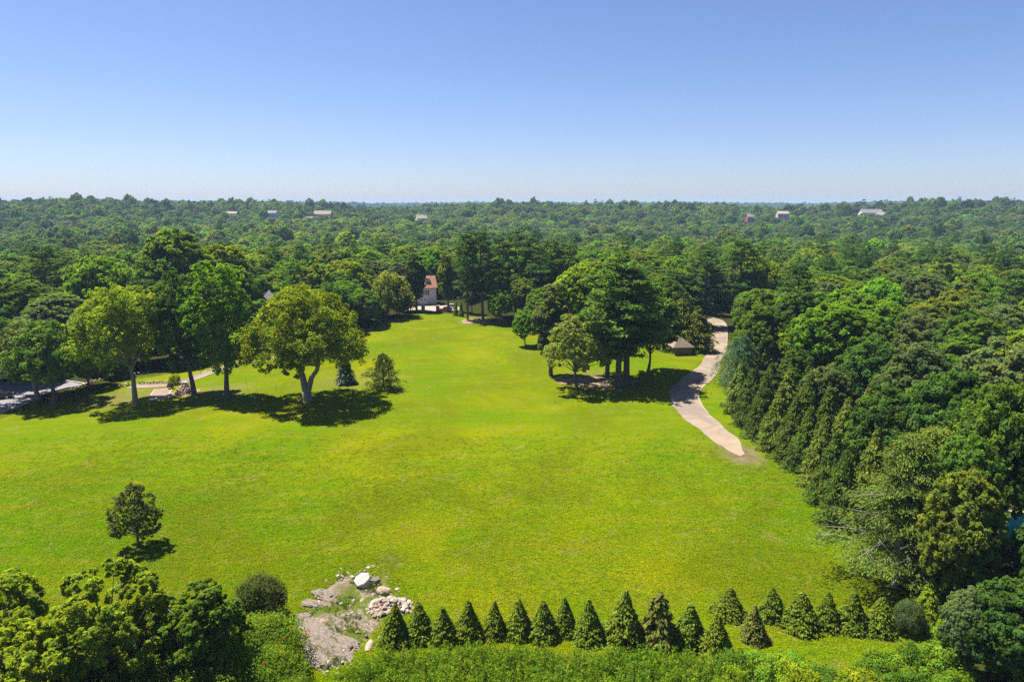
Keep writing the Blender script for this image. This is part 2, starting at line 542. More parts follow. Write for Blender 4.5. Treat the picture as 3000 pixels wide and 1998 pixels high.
def bush(seed, h=2.0, r=1.6, clumps=60, per=50, leaf=0.11, aspect=0.6, lumpy=0.25, up=0.35):
    """rounded leafy shrub standing on the ground"""
    rng = np.random.default_rng(seed)
    lob = unit(rng.normal(size=(9, 3)) + np.array([0, 0, .5])); la = rng.uniform(-lumpy, lumpy, 9)
    d = unit(rng.normal(size=(clumps, 3)) + np.array([0, 0, .45])); d[:, 2] = np.abs(d[:, 2]) * 1.0 - 0.05
    k = 1 + (np.maximum(0, d @ lob.T) ** 4) @ la
    rad = rng.uniform(.55, 1.0, clumps) ** .5 * k
    cc = d * rad[:, None] * np.array([r, r, h * .62]) + np.array([0, 0, h * .36])
    cr = 0.26 * r * rng.uniform(.7, 1.25, clumps)
    off = unit(rng.normal(size=(clumps, per, 3))) * rng.uniform(.3, 1, (clumps, per, 1)) ** .6
    pos = cc[:, None] + off * cr[:, None, None]
    nr = unit(.45 * d[:, None] + .5 * off + np.array([0, 0, up]) + .5 * rng.normal(size=(clumps, per, 3)))
    pos = pos.reshape(-1, 3); nr = nr.reshape(-1, 3)
    pos[:, 2] = np.abs(pos[:, 2]) + .02
    V = cards(pos, nr, leaf * rng.uniform(.6, 1.35, len(pos)), aspect, rng)
    m = MB()
    for i in range(6):
        e = cc[rng.integers(0, clumps)]
        m.tube([(0.1 * math.cos(i), .1 * math.sin(i), -.1), e * np.array([.5, .5, .45]), e], [.05, .035, .012], 5)
    return quad_mesh("foliage", V, tones(clumps, per, rng)), m.mesh("stem", True)

PROTO = {}
def proto(key, pair, h, r, mat='leaf', bk='bark'):
    for me, mt in zip(pair, (M[mat], M[bk])):
        me.materials.append(mt)
    PROTO[key] = (pair[0], pair[1], h, r)

BROAD = []
for i, (pf, hh, rr, bs, fl) in enumerate([('round', 16, 6.2, .12, .95), ('oval', 18, 5.4, .12, .95), ('round', 15, 6.6, .12, .9), ('spread', 15, 6.8, .14, .88),
                                          ('oval', 17, 5.8, .16, .95), ('round', 16, 5.6, .18, .9), ('column', 18, 4.8, .16, .95), ('spread', 16, 6.4, .14, .9)]):
    proto('broad%d' % i, broadleaf(100 + i, hh, bs, rr, lobes=22 + i % 3, clumps=15, per=46, leaf=0.235, prof=pf, flat=fl, gap=.6, lob=(.24, .38)), hh, rr)
    BROAD.append('broad%d' % i)
PINES = []
for i in range(4):
    proto('pine%d' % i, pine(200 + i, 24, 5.0, base=[.25, .18, .29, .12][i], whorls=17 + i, leaf=.30), 24, 5.0, 'needle')
    PINES.append('pine%d' % i)
SPRUCE = []
for i in range(3):
    proto('spruce%d' % i, conifer(300 + i, 14, 3.4, n=230, leaf=.36, per=26, power=.8, droop=.28, trunk_r=.25, rough=.22), 14, 3.4, 'needle')
    SPRUCE.append('spruce%d' % i)
YEW = []
for i in range(4):
    proto('yew%d' % i, conifer(340 + i, 9, 2.6, n=330, leaf=.21, per=36, power=.85, droop=.34, trunk_r=.16, rough=.30, aspect=.36, bulge=.15), 9, 2.7, 'needle')
    YEW.append('yew%d' % i)
CONES = []
for i in range(5):
    proto('cone%d' % i, conifer(360 + i, 4.0, 1.30, n=260, leaf=.12, per=25, power=.92 + .05 * i, droop=.22 + .03 * i, rough=.13), 4.0, 1.12, 'needle')
    CONES.append('cone%d' % i)
proto('cone_loose', conifer(371, 4.6, 1.35, n=200, leaf=.17, per=24, power=.62, droop=.5, rough=.28), 4.6, 1.4, 'needle')
BUSH = []
for i in range(5):
    proto('bush%d' % i, bush(400 + i, 2.0, 1.6, 84, 74, .088, lumpy=.3), 2.0, 1.75)
    BUSH.append('bush%d' % i)
proto('bush_fine', bush(420, 2.0, 1.6, 190, 90, .075, aspect=.42, lumpy=.1), 2.0, 1.65)
BIGBUSH = []
for i in range(3):
    proto('bigbush%d' % i, bush(430 + i, 5.0, 3.6, 130, 66, .22, lumpy=.35), 5.0, 3.9)
    BIGBUSH.append('bigbush%d' % i)

GREEN = {
    'mid green': (0.062, 0.112, 0.016), 'yellow-green': (0.105, 0.152, 0.011), 'dark green': (0.042, 0.082, 0.016),
    'olive green': (0.086, 0.112, 0.017), 'grey-green': (0.074, 0.105, 0.036), 'bright green': (0.078, 0.150, 0.012),
    'blue-green': (0.045, 0.084, 0.036), 'pine green': (0.042, 0.080, 0.015), 'purple-brown': (0.052, 0.030, 0.034),
    'deep olive': (0.048, 0.070, 0.010), 'gold-olive': (0.098, 0.102, 0.011), 'gold-green': (0.112, 0.142, 0.009), 'silver-green': (0.085, 0.115, 0.065)}

def plant(name, key, loc, h, w, tint, label, cat='tree', group=None, rz=None, jit=0.12, rng=random.Random(5), parts=('crown', 'trunk')):
    """a plant as one thing: foliage and stem of a shape, at its own size, turn and colour"""
    cm, tm, h0, r0 = PROTO[key]
    o = thing(name, loc, label, cat, group, rng.uniform(0, 6.283) if rz is None else rz)
    sx = w / (2 * r0)
    o.scale = (sx, sx, h / h0)
    c = new_obj(parts[0], cm, o)
    t = [q * 1.8 for q in (GREEN[tint] if isinstance(tint, str) else tint)]
    f = 1 + rng.uniform(-jit, jit); g = rng.uniform(-jit, jit) * .6
    c.color = (t[0] * f * (1 + g), t[1] * f, t[2] * f * (1 - g), 1)
    new_obj(parts[1], tm, o)
    return o
# ------------------------------------------------------------------ the ground
def catmull(pts, step=1.2):
    P = [Vector(p) for p in pts]
    P = [P[0] * 2 - P[1]] + P + [P[-1] * 2 - P[-2]]
    out = []
    for i in range(1, len(P) - 2):
        n = max(2, int((P[i + 1] - P[i]).length / step))
        for k in range(n):
            t = k / n
            a, b, c, d = P[i - 1], P[i], P[i + 1], P[i + 2]
            out.append(0.5 * ((2 * b) + (c - a) * t + (2 * a - 5 * b + 4 * c - d) * t * t + (3 * b - a - 3 * c + d) * t ** 3))
    out.append(P[-2])
    return out

LAWN_D = [(-420, 1010), (0, 962), (70, 935), (240, 890), (330, 868), (470, 848), (600, 812), (700, 792), (800, 770), (850, 752), (880, 740), (930, 728), (975, 719), (1030, 721),
          (1110, 731), (1175, 747), (1215, 765), (1260, 775), (1330, 772), (1450, 770), (1540, 778), (1640, 780), (1680, 800), (1672, 880), (1690, 945), (1755, 1008), (1850, 1078),
          (1915, 1148), (1985, 1240), (2110, 1330), (2140, 1440), (2200, 1640), (1400, 1640), (700, 1640), (300, 1640), (-300, 1640), (-700, 1640), (-700, 1100)]
LAWN = np.array([tuple(D(*p)[:2]) for p in LAWN_D])

def inside(poly, x, y):
    x = np.asarray(x, float); y = np.asarray(y, float)
    r = np.zeros(x.shape, bool)
    j = len(poly) - 1
    for i in range(len(poly)):
        xi, yi = poly[i]; xj, yj = poly[j]
        c = ((yi > y) != (yj > y)) & (x < (xj - xi) * (y - yi) / (yj - yi + 1e-12) + xi)
        r ^= c
        j = i
    return r

def edge_dist(poly, x, y):
    x = np.asarray(x, float); y = np.asarray(y, float)
    best = np.full(x.shape, 1e9)
    for i in range(len(poly)):
        a = poly[i]; b = poly[(i + 1) % len(poly)]
        d = b - a
        t = np.clip(((x - a[0]) * d[0] + (y - a[1]) * d[1]) / (d @ d), 0, 1)
        best = np.minimum(best, np.hypot(x - a[0] - t * d[0], y - a[1] - t * d[1]))
    return best

def signed(poly, x, y):
    return np.where(inside(poly, x, y), 1, -1) * edge_dist(poly, x, y)

def grid_mesh(name, xs, ys, dz=0.0, keep=None):
    X, Y = np.meshgrid(xs, ys)
    Z = ground_z(X, Y) + dz
    nx, ny = len(xs), len(ys)
    idx = np.arange(nx * ny).reshape(ny, nx)
    q = np.stack([idx[:-1, :-1], idx[:-1, 1:], idx[1:, 1:], idx[1:, :-1]], -1).reshape(-1, 4)
    if keep is not None:
        cx = .5 * (X[:-1, :-1] + X[1:, 1:]).ravel(); cy = .5 * (Y[:-1, :-1] + Y[1:, 1:]).ravel()
        q = q[keep(cx, cy)]
    V = np.stack([X.ravel(), Y.ravel(), Z.ravel()], 1)
    used = np.unique(q)
    mp = np.full(len(V), -1, np.int64); mp[used] = np.arange(len(used))
    V = V[used]; q = mp[q]
    me = bpy.data.meshes.new(name)
    n = len(q)
    me.vertices.add(len(V)); me.loops.add(n * 4); me.polygons.add(n)
    me.vertices.foreach_set("co", V.astype(np.float32).ravel())
    me.loops.foreach_set("vertex_index", q.astype(np.int32).ravel())
    me.polygons.foreach_set("loop_start", np.arange(0, n * 4, 4, dtype=np.int32))
    me.polygons.foreach_set("loop_total", np.full(n, 4, np.int32))
    me.polygons.foreach_set("use_smooth", np.ones(n, bool))
    me.update(calc_edges=True)
    return me

def spaced(lo, hi, fine_lo, fine_hi, step, grow=1.16):
    a = list(np.arange(fine_lo, fine_hi + .01, step))
    s = step
    while a[-1] < hi: s *= grow; a.append(min(hi, a[-1] + s))
    s = step
    while a[0] > lo: s *= grow; a.insert(0, max(lo, a[0] - s))
    return np.array(a)

# worn and stony spots in the turf: centre and size from the picture
def spot(x0, y0, x1, y1, k):
    a, b = D(x0, y1), D(x1, y1)
    c, d = D((x0 + x1) / 2, y0), D((x0 + x1) / 2, y1)
    DIRT.append(((a.x + b.x + c.x + d.x) / 4, (c.y + d.y) / 2, abs(b.x - a.x) / 2, abs(c.y - d.y) / 2, k))
spot(690, 1310, 900, 1520, 1.0)
spot(860, 1265, 925, 1320, .55)
spot(1070, 728, 1122, 744, 1.0)
spot(1290, 850, 1470, 905, .6)
spot(170, 890, 330, 945, .45)
spot(390, 880, 580, 930, .42)
spot(215, 1285, 400, 1320, .42)
spot(640, 850, 960, 905, .22)
spot(430, 1420, 520, 1500, .5)
spot(1660, 1012, 1772, 1078, .95)
spot(1950, 1325, 2080, 1400, .35)

def spot_mask(s, p):
    tot = None
    sep = s.n("ShaderNodeSeparateXYZ"); s.l(p, sep.inputs[0])
    wob = s.math('MULTIPLY', s.math('SUBTRACT', s.noise(p, 0.55, 6, .72, .5), 0.5), 2.6)
    for (x, y, rx, ry, k) in DIRT:
        a = s.math('POWER', s.math('DIVIDE', s.math('SUBTRACT', sep.outputs[0], x), rx * 1.05), 2)
        b = s.math('POWER', s.math('DIVIDE', s.math('SUBTRACT', sep.outputs[1], y), ry * 1.05), 2)
        e = s.math('SUBTRACT', 1.0, s.math('SQRT', s.math('ADD', a, b)))
        e = s.math('MULTIPLY', s.math('MULTIPLY', s.math('ADD', e, wob), 1.6, True), k)
        # nothing away from the spot itself
        g = s.math('LESS_THAN', s.math('ADD', a, b), 2.6)
        e = s.math('MULTIPLY', e, g)
        tot = e if tot is None else s.math('MAXIMUM', tot, e)
    return tot

def turf_material(name, forest_edge):
    s = NT(name)
    c, fine, tiny, dry = grass_colour(s)
    p = s.pos()
    soil = s.mix(s.noise(p, 3.1, 6, .75), (0.10, 0.062, 0.034), (0.36, 0.27, 0.18))
    soil = s.mix(s.ramp(s.noise(p, 0.9, 5, .7), [(.45, 0.0), (.62, .65)]), soil, (0.085, 0.105, 0.012))
    c = s.mix(spot_mask(s, p), c, soil)
    if forest_edge:
        floor = s.mix(s.noise(p, 0.9, 6, .7), (0.020, 0.022, 0.008), (0.060, 0.065, 0.016))
        a = s.n("ShaderNodeAttribute", attribute_type='GEOMETRY', attribute_name="turf").outputs['Fac']
        f = s.math('ADD', a, s.math('MULTIPLY', s.math('SUBTRACT', s.noise(p, .35, 4), .5), .9), True)
        c = s.mix(f, floor, c)
    c = s.mix(1.0, c, 0.645, 'MULTIPLY')
    h = s.math('ADD', s.math('MULTIPLY', fine, .7), s.math('MULTIPLY', tiny, .45))
    M[name] = s.bsdf(c, 1.0, 0.0, bump=h, bump_d=.14, bump_s=.45)

turf_material('turf', False)
turf_material('ground_mix', True)

gx = spaced(-7000, 7000, -150, 170, 4.0); gy = spaced(-600, 7000, 20, 300, 4.0)
gm = grid_mesh("ground", gx, gy)
vx = np.empty(len(gm.vertices) * 3, np.float32); gm.vertices.foreach_get("co", vx); vx = vx.reshape(-1, 3)
at = gm.attributes.new("turf", 'FLOAT', 'POINT')
at.data.foreach_set("value", np.clip(.55 + signed(LAWN, vx[:, 0], vx[:, 1]) / 9, 0, 1).astype(np.float32))
tag(new_obj("ground", gm, None, M['ground_mix']), None, kind="structure")

# ------------------------------------------------------------------ drive, paths, yard
def strip_mesh(name, left, right, dz, across=5):
    n = len(left)
    V, F = [], []
    for i in range(n):
        for k in range(across + 1):
            p = Vector(left[i]).lerp(Vector(right[i]), k / across)
            V.append((p.x, p.y, gz(p.x, p.y) + dz))
    for i in range(n - 1):
        for k in range(across):
            a = i * (across + 1) + k
            F.append((a, a + 1, a + across + 2, a + across + 1))
    return mesh_py(name, V, F, True)

def resample(pts, n):
    P = catmull(pts, .6)
    L = [0]
    for a, b in zip(P, P[1:]): L.append(L[-1] + (b - a).length)
    out, j = [], 0
    for i in range(n):
        s = L[-1] * i / (n - 1)
        while j < len(L) - 2 and L[j + 1] < s: j += 1
        t = (s - L[j]) / max(1e-6, L[j + 1] - L[j])
        out.append(P[j].lerp(P[j + 1], t))
    return out

def edging(name, line, width, height, mat, parent, dz=0.0):
    m = MB()
    n = len(line)
    V, F = [], []
    for i in range(n):
        d = (line[min(i + 1, n - 1)] - line[max(i - 1, 0)]); d.z = 0; d.normalize()
        s = Vector((-d.y, d.x, 0)) * width / 2
        for q, e in ((-1, -.06), (-1, height), (1, height), (1, -.06)):
            p = line[i] + s * q
            V.append((p.x, p.y, gz(p.x, p.y) + e + dz))
    for i in range(n - 1):
        for k in range(3):
            a = i * 4 + k
            F.append((a, a + 1, a + 5, a + 4))
    F += [(0, 1, 2, 3), (n * 4 - 1, n * 4 - 2, n * 4 - 3, n * 4 - 4)]
    m.add(V, F)
    return m.build(name, mat, parent)

s = NT('asphalt'); p = s.pos()
f1, f2, f3 = s.noise(p, .22, 5, .65, .6), s.noise(p, 7.0, 4, .7), s.noise(p, 1.1, 5, .7)
c = s.mix(f3, (0.135, 0.108, 0.086), (0.24, 0.195, 0.155))
c = s.mix(s.ramp(f1, [(.44, 0.0), (.62, .8)]), c, (0.31, 0.232, 0.155))
sp = s.n("ShaderNodeSeparateXYZ"); s.l(p, sp.inputs[0])
near = s.math('DIVIDE', s.math('SUBTRACT', 103.0, sp.outputs[1]), 12.0, True)
near = s.math('MULTIPLY', near, s.ramp(s.noise(p, .35, 5, .7, .8), [(.30, 0.35), (.58, 1.0)]))
c = s.mix(near, c, s.mix(f2, (0.20, 0.148, 0.098), (0.35, 0.27, 0.19)))
c = s.mix(1.0, c, s.ramp(f2, [(.3, .8), (.7, 1.15)]), 'MULTIPLY')
M['asphalt'] = s.bsdf(c, .92, .15, bump=f2, bump_d=.03)
plain('edging_stone', (0.46, 0.40, 0.32), .9, .1, .3, 2.0)
plain('drive_kerb', (0.33, 0.26, 0.19), .95, .05, .35, 1.5)
plain('brick_edging', (0.33, 0.20, 0.14), .9, .1, .3, 2.0)

DL = [(1700, 1050), (1664, 1031), (1625, 1002), (1585, 972), (1556, 946), (1541, 918), (1545, 893), (1568, 872), (1598, 850), (1612, 838), (1621, 822), (1629, 804), (1634, 786), (1640, 765), (1642, 752), (1634, 742), (1612, 736)]
DR = [(1712, 1044), (1698, 1012), (1668, 986), (1640, 960), (1618, 938), (1606, 912), (1612, 894), (1632, 876), (1646, 860), (1652, 846), (1658, 826), (1668, 806), (1671, 790), (1672, 768), (1671, 750), (1662, 738), (1640, 731)]
dl, dr = resample([D(*q) for q in DL], 90), resample([D(*q) for q in DR], 90)
for i in range(90):
    e = .16 if i < 26 else .05
    dl[i] = dl[i] + Vector((math.sin(i * .9) + .6 * math.sin(i * 2.3 + 1), math.sin(i * 1.3 + 2), 0)) * e
    if i < 14: dr[i] = dr[i] + Vector((math.sin(i * 1.1 + 3), math.sin(i * 1.7), 0)) * e * .7
drive = tag(new_obj("driveway", strip_mesh("driveway", dl, dr, .055), None, M['asphalt']), None, kind="structure")
edging("kerb", dl[22:], .15, .09, M['drive_kerb'], drive)
edging("kerb", dr[14:], .15, .09, M['drive_kerb'], drive)
DRIVE_POLY = np.array([tuple(q[:2]) for q in dl] + [tuple(q[:2]) for q in reversed(dr)])

def lawn_keep(x, y):
    return (signed(LAWN, x, y) > .6) & (edge_dist(DRIVE_POLY, x, y) > .55) & ~inside(DRIVE_POLY, x, y) & ~inside(YARD, x, y) & ~inside(HOLE, x, y)

YARD_D = [(-330, 1060), (-200, 1010), (0, 950), (60, 928), (100, 908), (150, 893), (195, 884), (150, 876), (60, 880), (0, 878), (-330, 880)]
YARD = np.array([tuple(D(*q)[:2]) for q in YARD_D])
def flat_poly(name, poly, mat, dz, kind="structure"):
    bm = bmesh.new()
    vs = [bm.verts.new((x, y, 0)) for x, y in poly]
    f = bm.faces.new(vs)
    bmesh.ops.triangulate(bm, faces=[f])
    bmesh.ops.subdivide_edges(bm, edges=bm.edges[:], cuts=5, use_grid_fill=True)
    for v in bm.verts: v.co.z = gz(v.co.x, v.co.y) + dz
    bm.normal_update()
    for f in bm.faces:
        if f.normal.z < 0: f.normal_flip()
    me = bpy.data.meshes.new(name); bm.to_mesh(me); bm.free()
    return tag(new_obj(name, me, None, mat), None, kind=kind)

s = NT('yard_asphalt'); p = s.pos()
f2, f3 = s.noise(p, 6.0, 4, .7), s.noise(p, .5, 5, .7, .5)
c = s.mix(f3, (0.13, 0.125, 0.135), (0.23, 0.22, 0.23))
M['yard_asphalt'] = s.bsdf(s.mix(1.0, c, s.ramp(f2, [(.3, .85), (.7, 1.12)]), 'MULTIPLY'), .9, .2, bump=f2, bump_d=.02)
yard = flat_poly("parking_yard", YARD, M['yard_asphalt'], .05)
edging("kerb", catmull([D(*q) for q in YARD_D[1:8]], 1.0), .22, .22, M['edging_stone'], yard)

# the bed of the rock outcrop: no turf sheet over it
HOLE_D = [(672, 1470), (690, 1420), (735, 1365), (790, 1322), (840, 1312), (885, 1345), (900, 1385), (880, 1420), (845, 1462), (815, 1500), (780, 1535), (730, 1545), (690, 1510)]
HOLE = np.array([tuple(D(*q)[:2]) for q in HOLE_D])

lawn = tag(new_obj("lawn", grid_mesh("lawn", np.arange(-150, 130, 1.0), np.arange(36, 225, 1.0), .03, lawn_keep), None, M['turf']), None, kind="structure")

# ------------------------------------------------------------------ scatter by points
def scatter(name, pts, idx, rot, scl, tint, protos, kind="stuff"):
    """one object whose points carry copies of small meshes"""
    me = bpy.data.meshes.new(name)
    n = len(pts)
    me.vertices.add(n)
    me.vertices.foreach_set("co", np.asarray(pts, np.float32).ravel())
    for nm, ty, ar, key in (("idx", 'INT', idx, "value"), ("rot", 'FLOAT_VECTOR', rot, "vector"), ("scl", 'FLOAT_VECTOR', scl, "vector")):
        a = me.attributes.new(nm, ty, 'POINT')
        a.data.foreach_set(key, np.asarray(ar, np.int32 if ty == 'INT' else np.float32).ravel())
    if tint is not None:
        a = me.attributes.new("tint", 'FLOAT_COLOR', 'POINT')
        c4 = np.ones((n, 4), np.float32); c4[:, :3] = tint
        a.data.foreach_set("color", c4.ravel())
    cl = bpy.data.collections.new(name + "_shapes")
    for i, (pm, mt) in enumerate(protos):
        q = bpy.data.objects.new("%s_shape_%02d" % (name, i), pm)
        if len(pm.materials) == 0: pm.materials.append(mt)
        cl.objects.link(q)
    ng = bpy.data.node_groups.new(name, 'GeometryNodeTree')
    ng.interface.new_socket("Geometry", in_out='INPUT', socket_type='NodeSocketGeometry')
    ng.interface.new_socket("Geometry", in_out='OUTPUT', socket_type='NodeSocketGeometry')
    N, L = ng.nodes, ng.links
    gi, go = N.new("NodeGroupInput"), N.new("NodeGroupOutput")
    ci = N.new("GeometryNodeCollectionInfo"); ci.inputs['Collection'].default_value = cl
    ci.inputs['Separate Children'].default_value = True; ci.inputs['Reset Children'].default_value = True
    ip = N.new("GeometryNodeInstanceOnPoints"); ip.inputs['Pick Instance'].default_value = True
    def attr(nm, ty):
        q = N.new("GeometryNodeInputNamedAttribute"); q.data_type = ty; q.inputs['Name'].default_value = nm
        return [o for o in q.outputs if o.enabled and o.name == 'Attribute'][0]
    L.new(gi.outputs[0], ip.inputs['Points']); L.new(ci.outputs[0], ip.inputs['Instance'])
    L.new(attr("idx", 'INT'), ip.inputs['Instance Index'])
    L.new(attr("rot", 'FLOAT_VECTOR'), ip.inputs['Rotation']); L.new(attr("scl", 'FLOAT_VECTOR'), ip.inputs['Scale'])
    L.new(ip.outputs[0], go.inputs[0])
    o = new_obj(name, me)
    md = o.modifiers.new("scatter", 'NODES'); md.node_group = ng
    return tag(o, None, kind=kind)

# turf tufts, thick close to the camera and thinning with distance
s = NT('tuft'); c, _, _, _ = grass_colour(s)
c = s.mix(spot_mask(s, s.pos()), c, (0.12, 0.15, 0.012))
c = s.mix(1.0, c, 1.42, 'MULTIPLY')
d_ = s.n("ShaderNodeBsdfDiffuse"); s.l(c, d_.inputs[0])
t_ = s.n("ShaderNodeBsdfTranslucent"); s.l(c, t_.inputs[0])
mx = s.n("ShaderNodeMixShader"); mx.inputs[0].default_value = .45; s.l(d_.outputs[0], mx.inputs[1]); s.l(t_.outputs[0], mx.inputs[2]); s.l(mx.outputs[0], s.out.inputs[0])
M['tuft'] = s.m
def tuft(seed, n=14, h=.055, w=.17, size=.07):
    rng = np.random.default_rng(seed)
    c = rng.normal(size=(n, 3)) * np.array([w, w, 0]); c[:, 2] = rng.uniform(.02, h, n)
    nr = unit(np.array([0, 0, 1.2]) + .5 * rng.normal(size=(n, 3)))
    return quad_mesh("tuft", cards(c, nr, size * rng.uniform(.6, 1.4, n), .62, rng))
rng = np.random.default_rng(11)
N_T = 330000
q = rng.uniform(-1, 1, N_T) * .86
yy = 41 * np.exp(rng.uniform(0, 1, N_T) ** 1.0 * math.log(185 / 41.0))
xx = q * (yy + 6)
keep = lawn_keep(xx, yy) & (rng.random(N_T) < np.clip(2.1 - yy / 48, 0, 1))
# clover-like patches: bare between
pn = np.sin(xx * .9 + 2 * np.sin(yy * .31)) * np.sin(yy * .8 + 1.7 * np.sin(xx * .27)) + .6 * np.sin(xx * .17 + yy * .12)
keep &= (pn > -.55) | (rng.random(N_T) < .7)
for (dx, dy, rx, ry, k) in DIRT:
    if k > .9: keep &= (((xx - dx) / rx) ** 2 + ((yy - dy) / ry) ** 2 > rng.uniform(.5, 1.1, N_T))
xx, yy = xx[keep], yy[keep]
n = len(xx)
rz = np.zeros((n, 3)); rz[:, 2] = rng.uniform(0, 6.28, n)
sc = np.repeat(rng.uniform(.55, 1.35, n)[:, None], 3, 1) * (1 + np.clip((yy - 60) / 160, 0, .6))[:, None]
grass = scatter("grass", np.stack([xx, yy, ground_z(xx, yy) + .02], 1), rng.integers(0, 6, n), rz, sc, None, [(tuft(i), M['tuft']) for i in range(6)])
tag(grass, "short mown yellow-green grass covering the wide lawn", "grass")
# ------------------------------------------------------------------ plants placed one by one
CLEAR = []
HAND_XY = []
def put(name, key, x, yb, yt, w, tint, label, cat='tree', group=None, rz=None, clear=None, **kw):
    p, h, wd = measure(x, yb, yt, w)
    HAND_XY.append((p.x, p.y, (wd * .42 if clear is None else clear) + 2.5))
    return plant(name, key, p, h, wd, tint, label, cat, group, rz, **kw)

# the big two-stemmed maple and its neighbours on the lawn
p, h, w = measure(706, 922, 655, 262)
proto('great_maple', broadleaf(601, h, .25, w / 2, lobes=44, clumps=15, per=46, leaf=.19, prof='spread', trunk_r=.62, fork=3, flat=.80, drop=.14, gap=.6, lob=(.17, .30), env=.16), h, w / 2, bk='bark_pale')
put('maple_tree', 'great_maple', 706, 922, 658, 282, (0.098, 0.134, 0.009), "huge spreading yellow-green maple with forked grey trunk on the lawn", rz=-.5, jit=.02)
for k, (x, yb, yt, w_, sd, pf, ln, tn, lab, fk, br) in enumerate([
        (312, 930, 655, 205, 611, 'round', (-2.5, 0), 'yellow-green', "tall bright yellow-green tree with leaning grey trunk left of the brick path", 1, .22),
        (447, 908, 612, 185, 612, 'column', (-1.6, 0), 'dark green', "tall dark green tree beside the tiered stone planter", 1, .18),
        (522, 915, 592, 200, 613, 'column', (-.6, 0), 'bright green', "tallest narrow green tree left of the huge maple", 1, .19),
        (88, 918, 742, 190, 614, 'spread', (-1, 0), 'grey-green', "spreading grey-green tree rising beside the parking yard kerb", 1, .16),
        (127, 930, 738, 180, 615, 'spread', (.8, 0), 'mid green', "spreading mid green tree just right of the parking yard", 1, .16)]):
    p, h, w = measure(x, yb, yt, w_)
    proto('lawn_tree%d' % k, broadleaf(sd, h, br, w / 2, lobes=34, clumps=13, per=42, leaf=.19, prof=pf, trunk_r=.42, fork=fk, lean=ln, flat=.9, gap=.58, sparse=.05, lob=(.18, .33), env=.10), h, w / 2, bk='bark_pale' if k in (0, 3) else 'bark')
    put('lawn_tree', 'lawn_tree%d' % k, x, yb, yt, w_, tn, lab, rz=0.0, jit=.03)
put('spruce_tree', 'spruce0', 795, 882, 812, 50, 'silver-green', "small silvery blue spruce half hidden behind the huge maple")
proto('lawn_pine', conifer(640, 7, 3.3, n=170, leaf=.20, per=34, power=.5, droop=.12, trunk_r=.16, rough=.36, aspect=.34, bulge=.35), 7, 3.6, 'needle')
put('shrub_pine', 'lawn_pine', 882, 894, 815, 82, 'deep olive', "rounded dark olive shrubby pine alone on the lawn right of the huge maple")
# trees of the garden behind the row
for x, yb, yt, w_, key, tn, lab in [
        (25, 880, 735, 190, 'broad2', 'dark green', "broad dark green tree behind the parking yard at the left edge"),
        (205, 893, 790, 105, 'broad0', 'mid green', "small mid green tree above the garden wall near the yard"),
        (250, 845, 700, 150, 'broad5', 'grey-green', "grey-green tree on the garden lawn behind the stone wall"),
        (330, 838, 690, 150, 'broad4', 'dark green', "dark green tree behind the leaning grey trunk"),
        (150, 830, 680, 160, 'broad1', 'grey-green', "rounded grey-green tree behind the garden lawn"),
        (395, 842, 650, 140, 'broad6', 'mid green', "narrow mid green tree behind the tall dark green tree"),
        (480, 815, 640, 130, 'broad4', 'dark green', "dark green tree behind the tall narrow tree"),
        (270, 868, 815, 62, 'bigbush0', 'mid green', "low mid green bush by the curved brick wall"),
        (600, 800, 690, 90, 'broad5', 'mid green', "mid green tree behind the left rim of the huge maple"),
        (655, 790, 680, 100, 'broad0', 'olive green', "olive green tree behind the huge maple"),
        (760, 768, 655, 120, 'broad2', 'dark green', "dark green tree behind the right rim of the huge maple"),
        (838, 752, 665, 90, 'broad3', 'mid green', "mid green tree at the left bend of the far lawn"),
        (893, 730, 640, 92, 'bigbush1', 'olive green', "olive green tall shrub on the lawn's far left edge"),
        (938, 716, 636, 66, 'broad5', 'mid green', "mid green tree covering the middle of the terracotta roof"),
        (912, 728, 668, 60, 'bigbush2', 'dark green', "dark green shrub left of the stone gate pier"),
        (958, 716, 575, 62, 'broad6', 'dark green', "narrow dark green tree in front of the white house"),
        (865, 742, 700, 45, 'bigbush0', 'grey-green', "pale grey-green weeping shrub at the far left lawn edge"),
        (60, 800, 640, 170, 'broad2', 'mid green', "broad mid green tree high at the left edge behind the yard"),
        (540, 790, 610, 120, 'broad1', 'mid green', "tall mid green tree left of the grey gabled house"),
        (235, 770, 590, 150, 'broad3', 'bright green', "bright green spreading tree deep in the left garden"),
        (420, 760, 530, 170, 'broad1', 'mid green', "very tall mid green tree above the left row of trees"),
        (520, 745, 560, 130, 'broad4', 'yellow-green', "tall yellow-green tree above the tallest narrow tree"),
        (340, 790, 640, 120, 'pine1', 'pine green', "dark pine deep in the left garden"),
        (120, 760, 560, 130, 'pine3', 'pine green', "broad dark pine above the parking yard trees")]:
    put('garden_tree' if 'bush' not in key else 'garden_shrub', key, x, yb, yt, w_, tn, lab, 'tree' if 'bush' not in key else 'shrub')
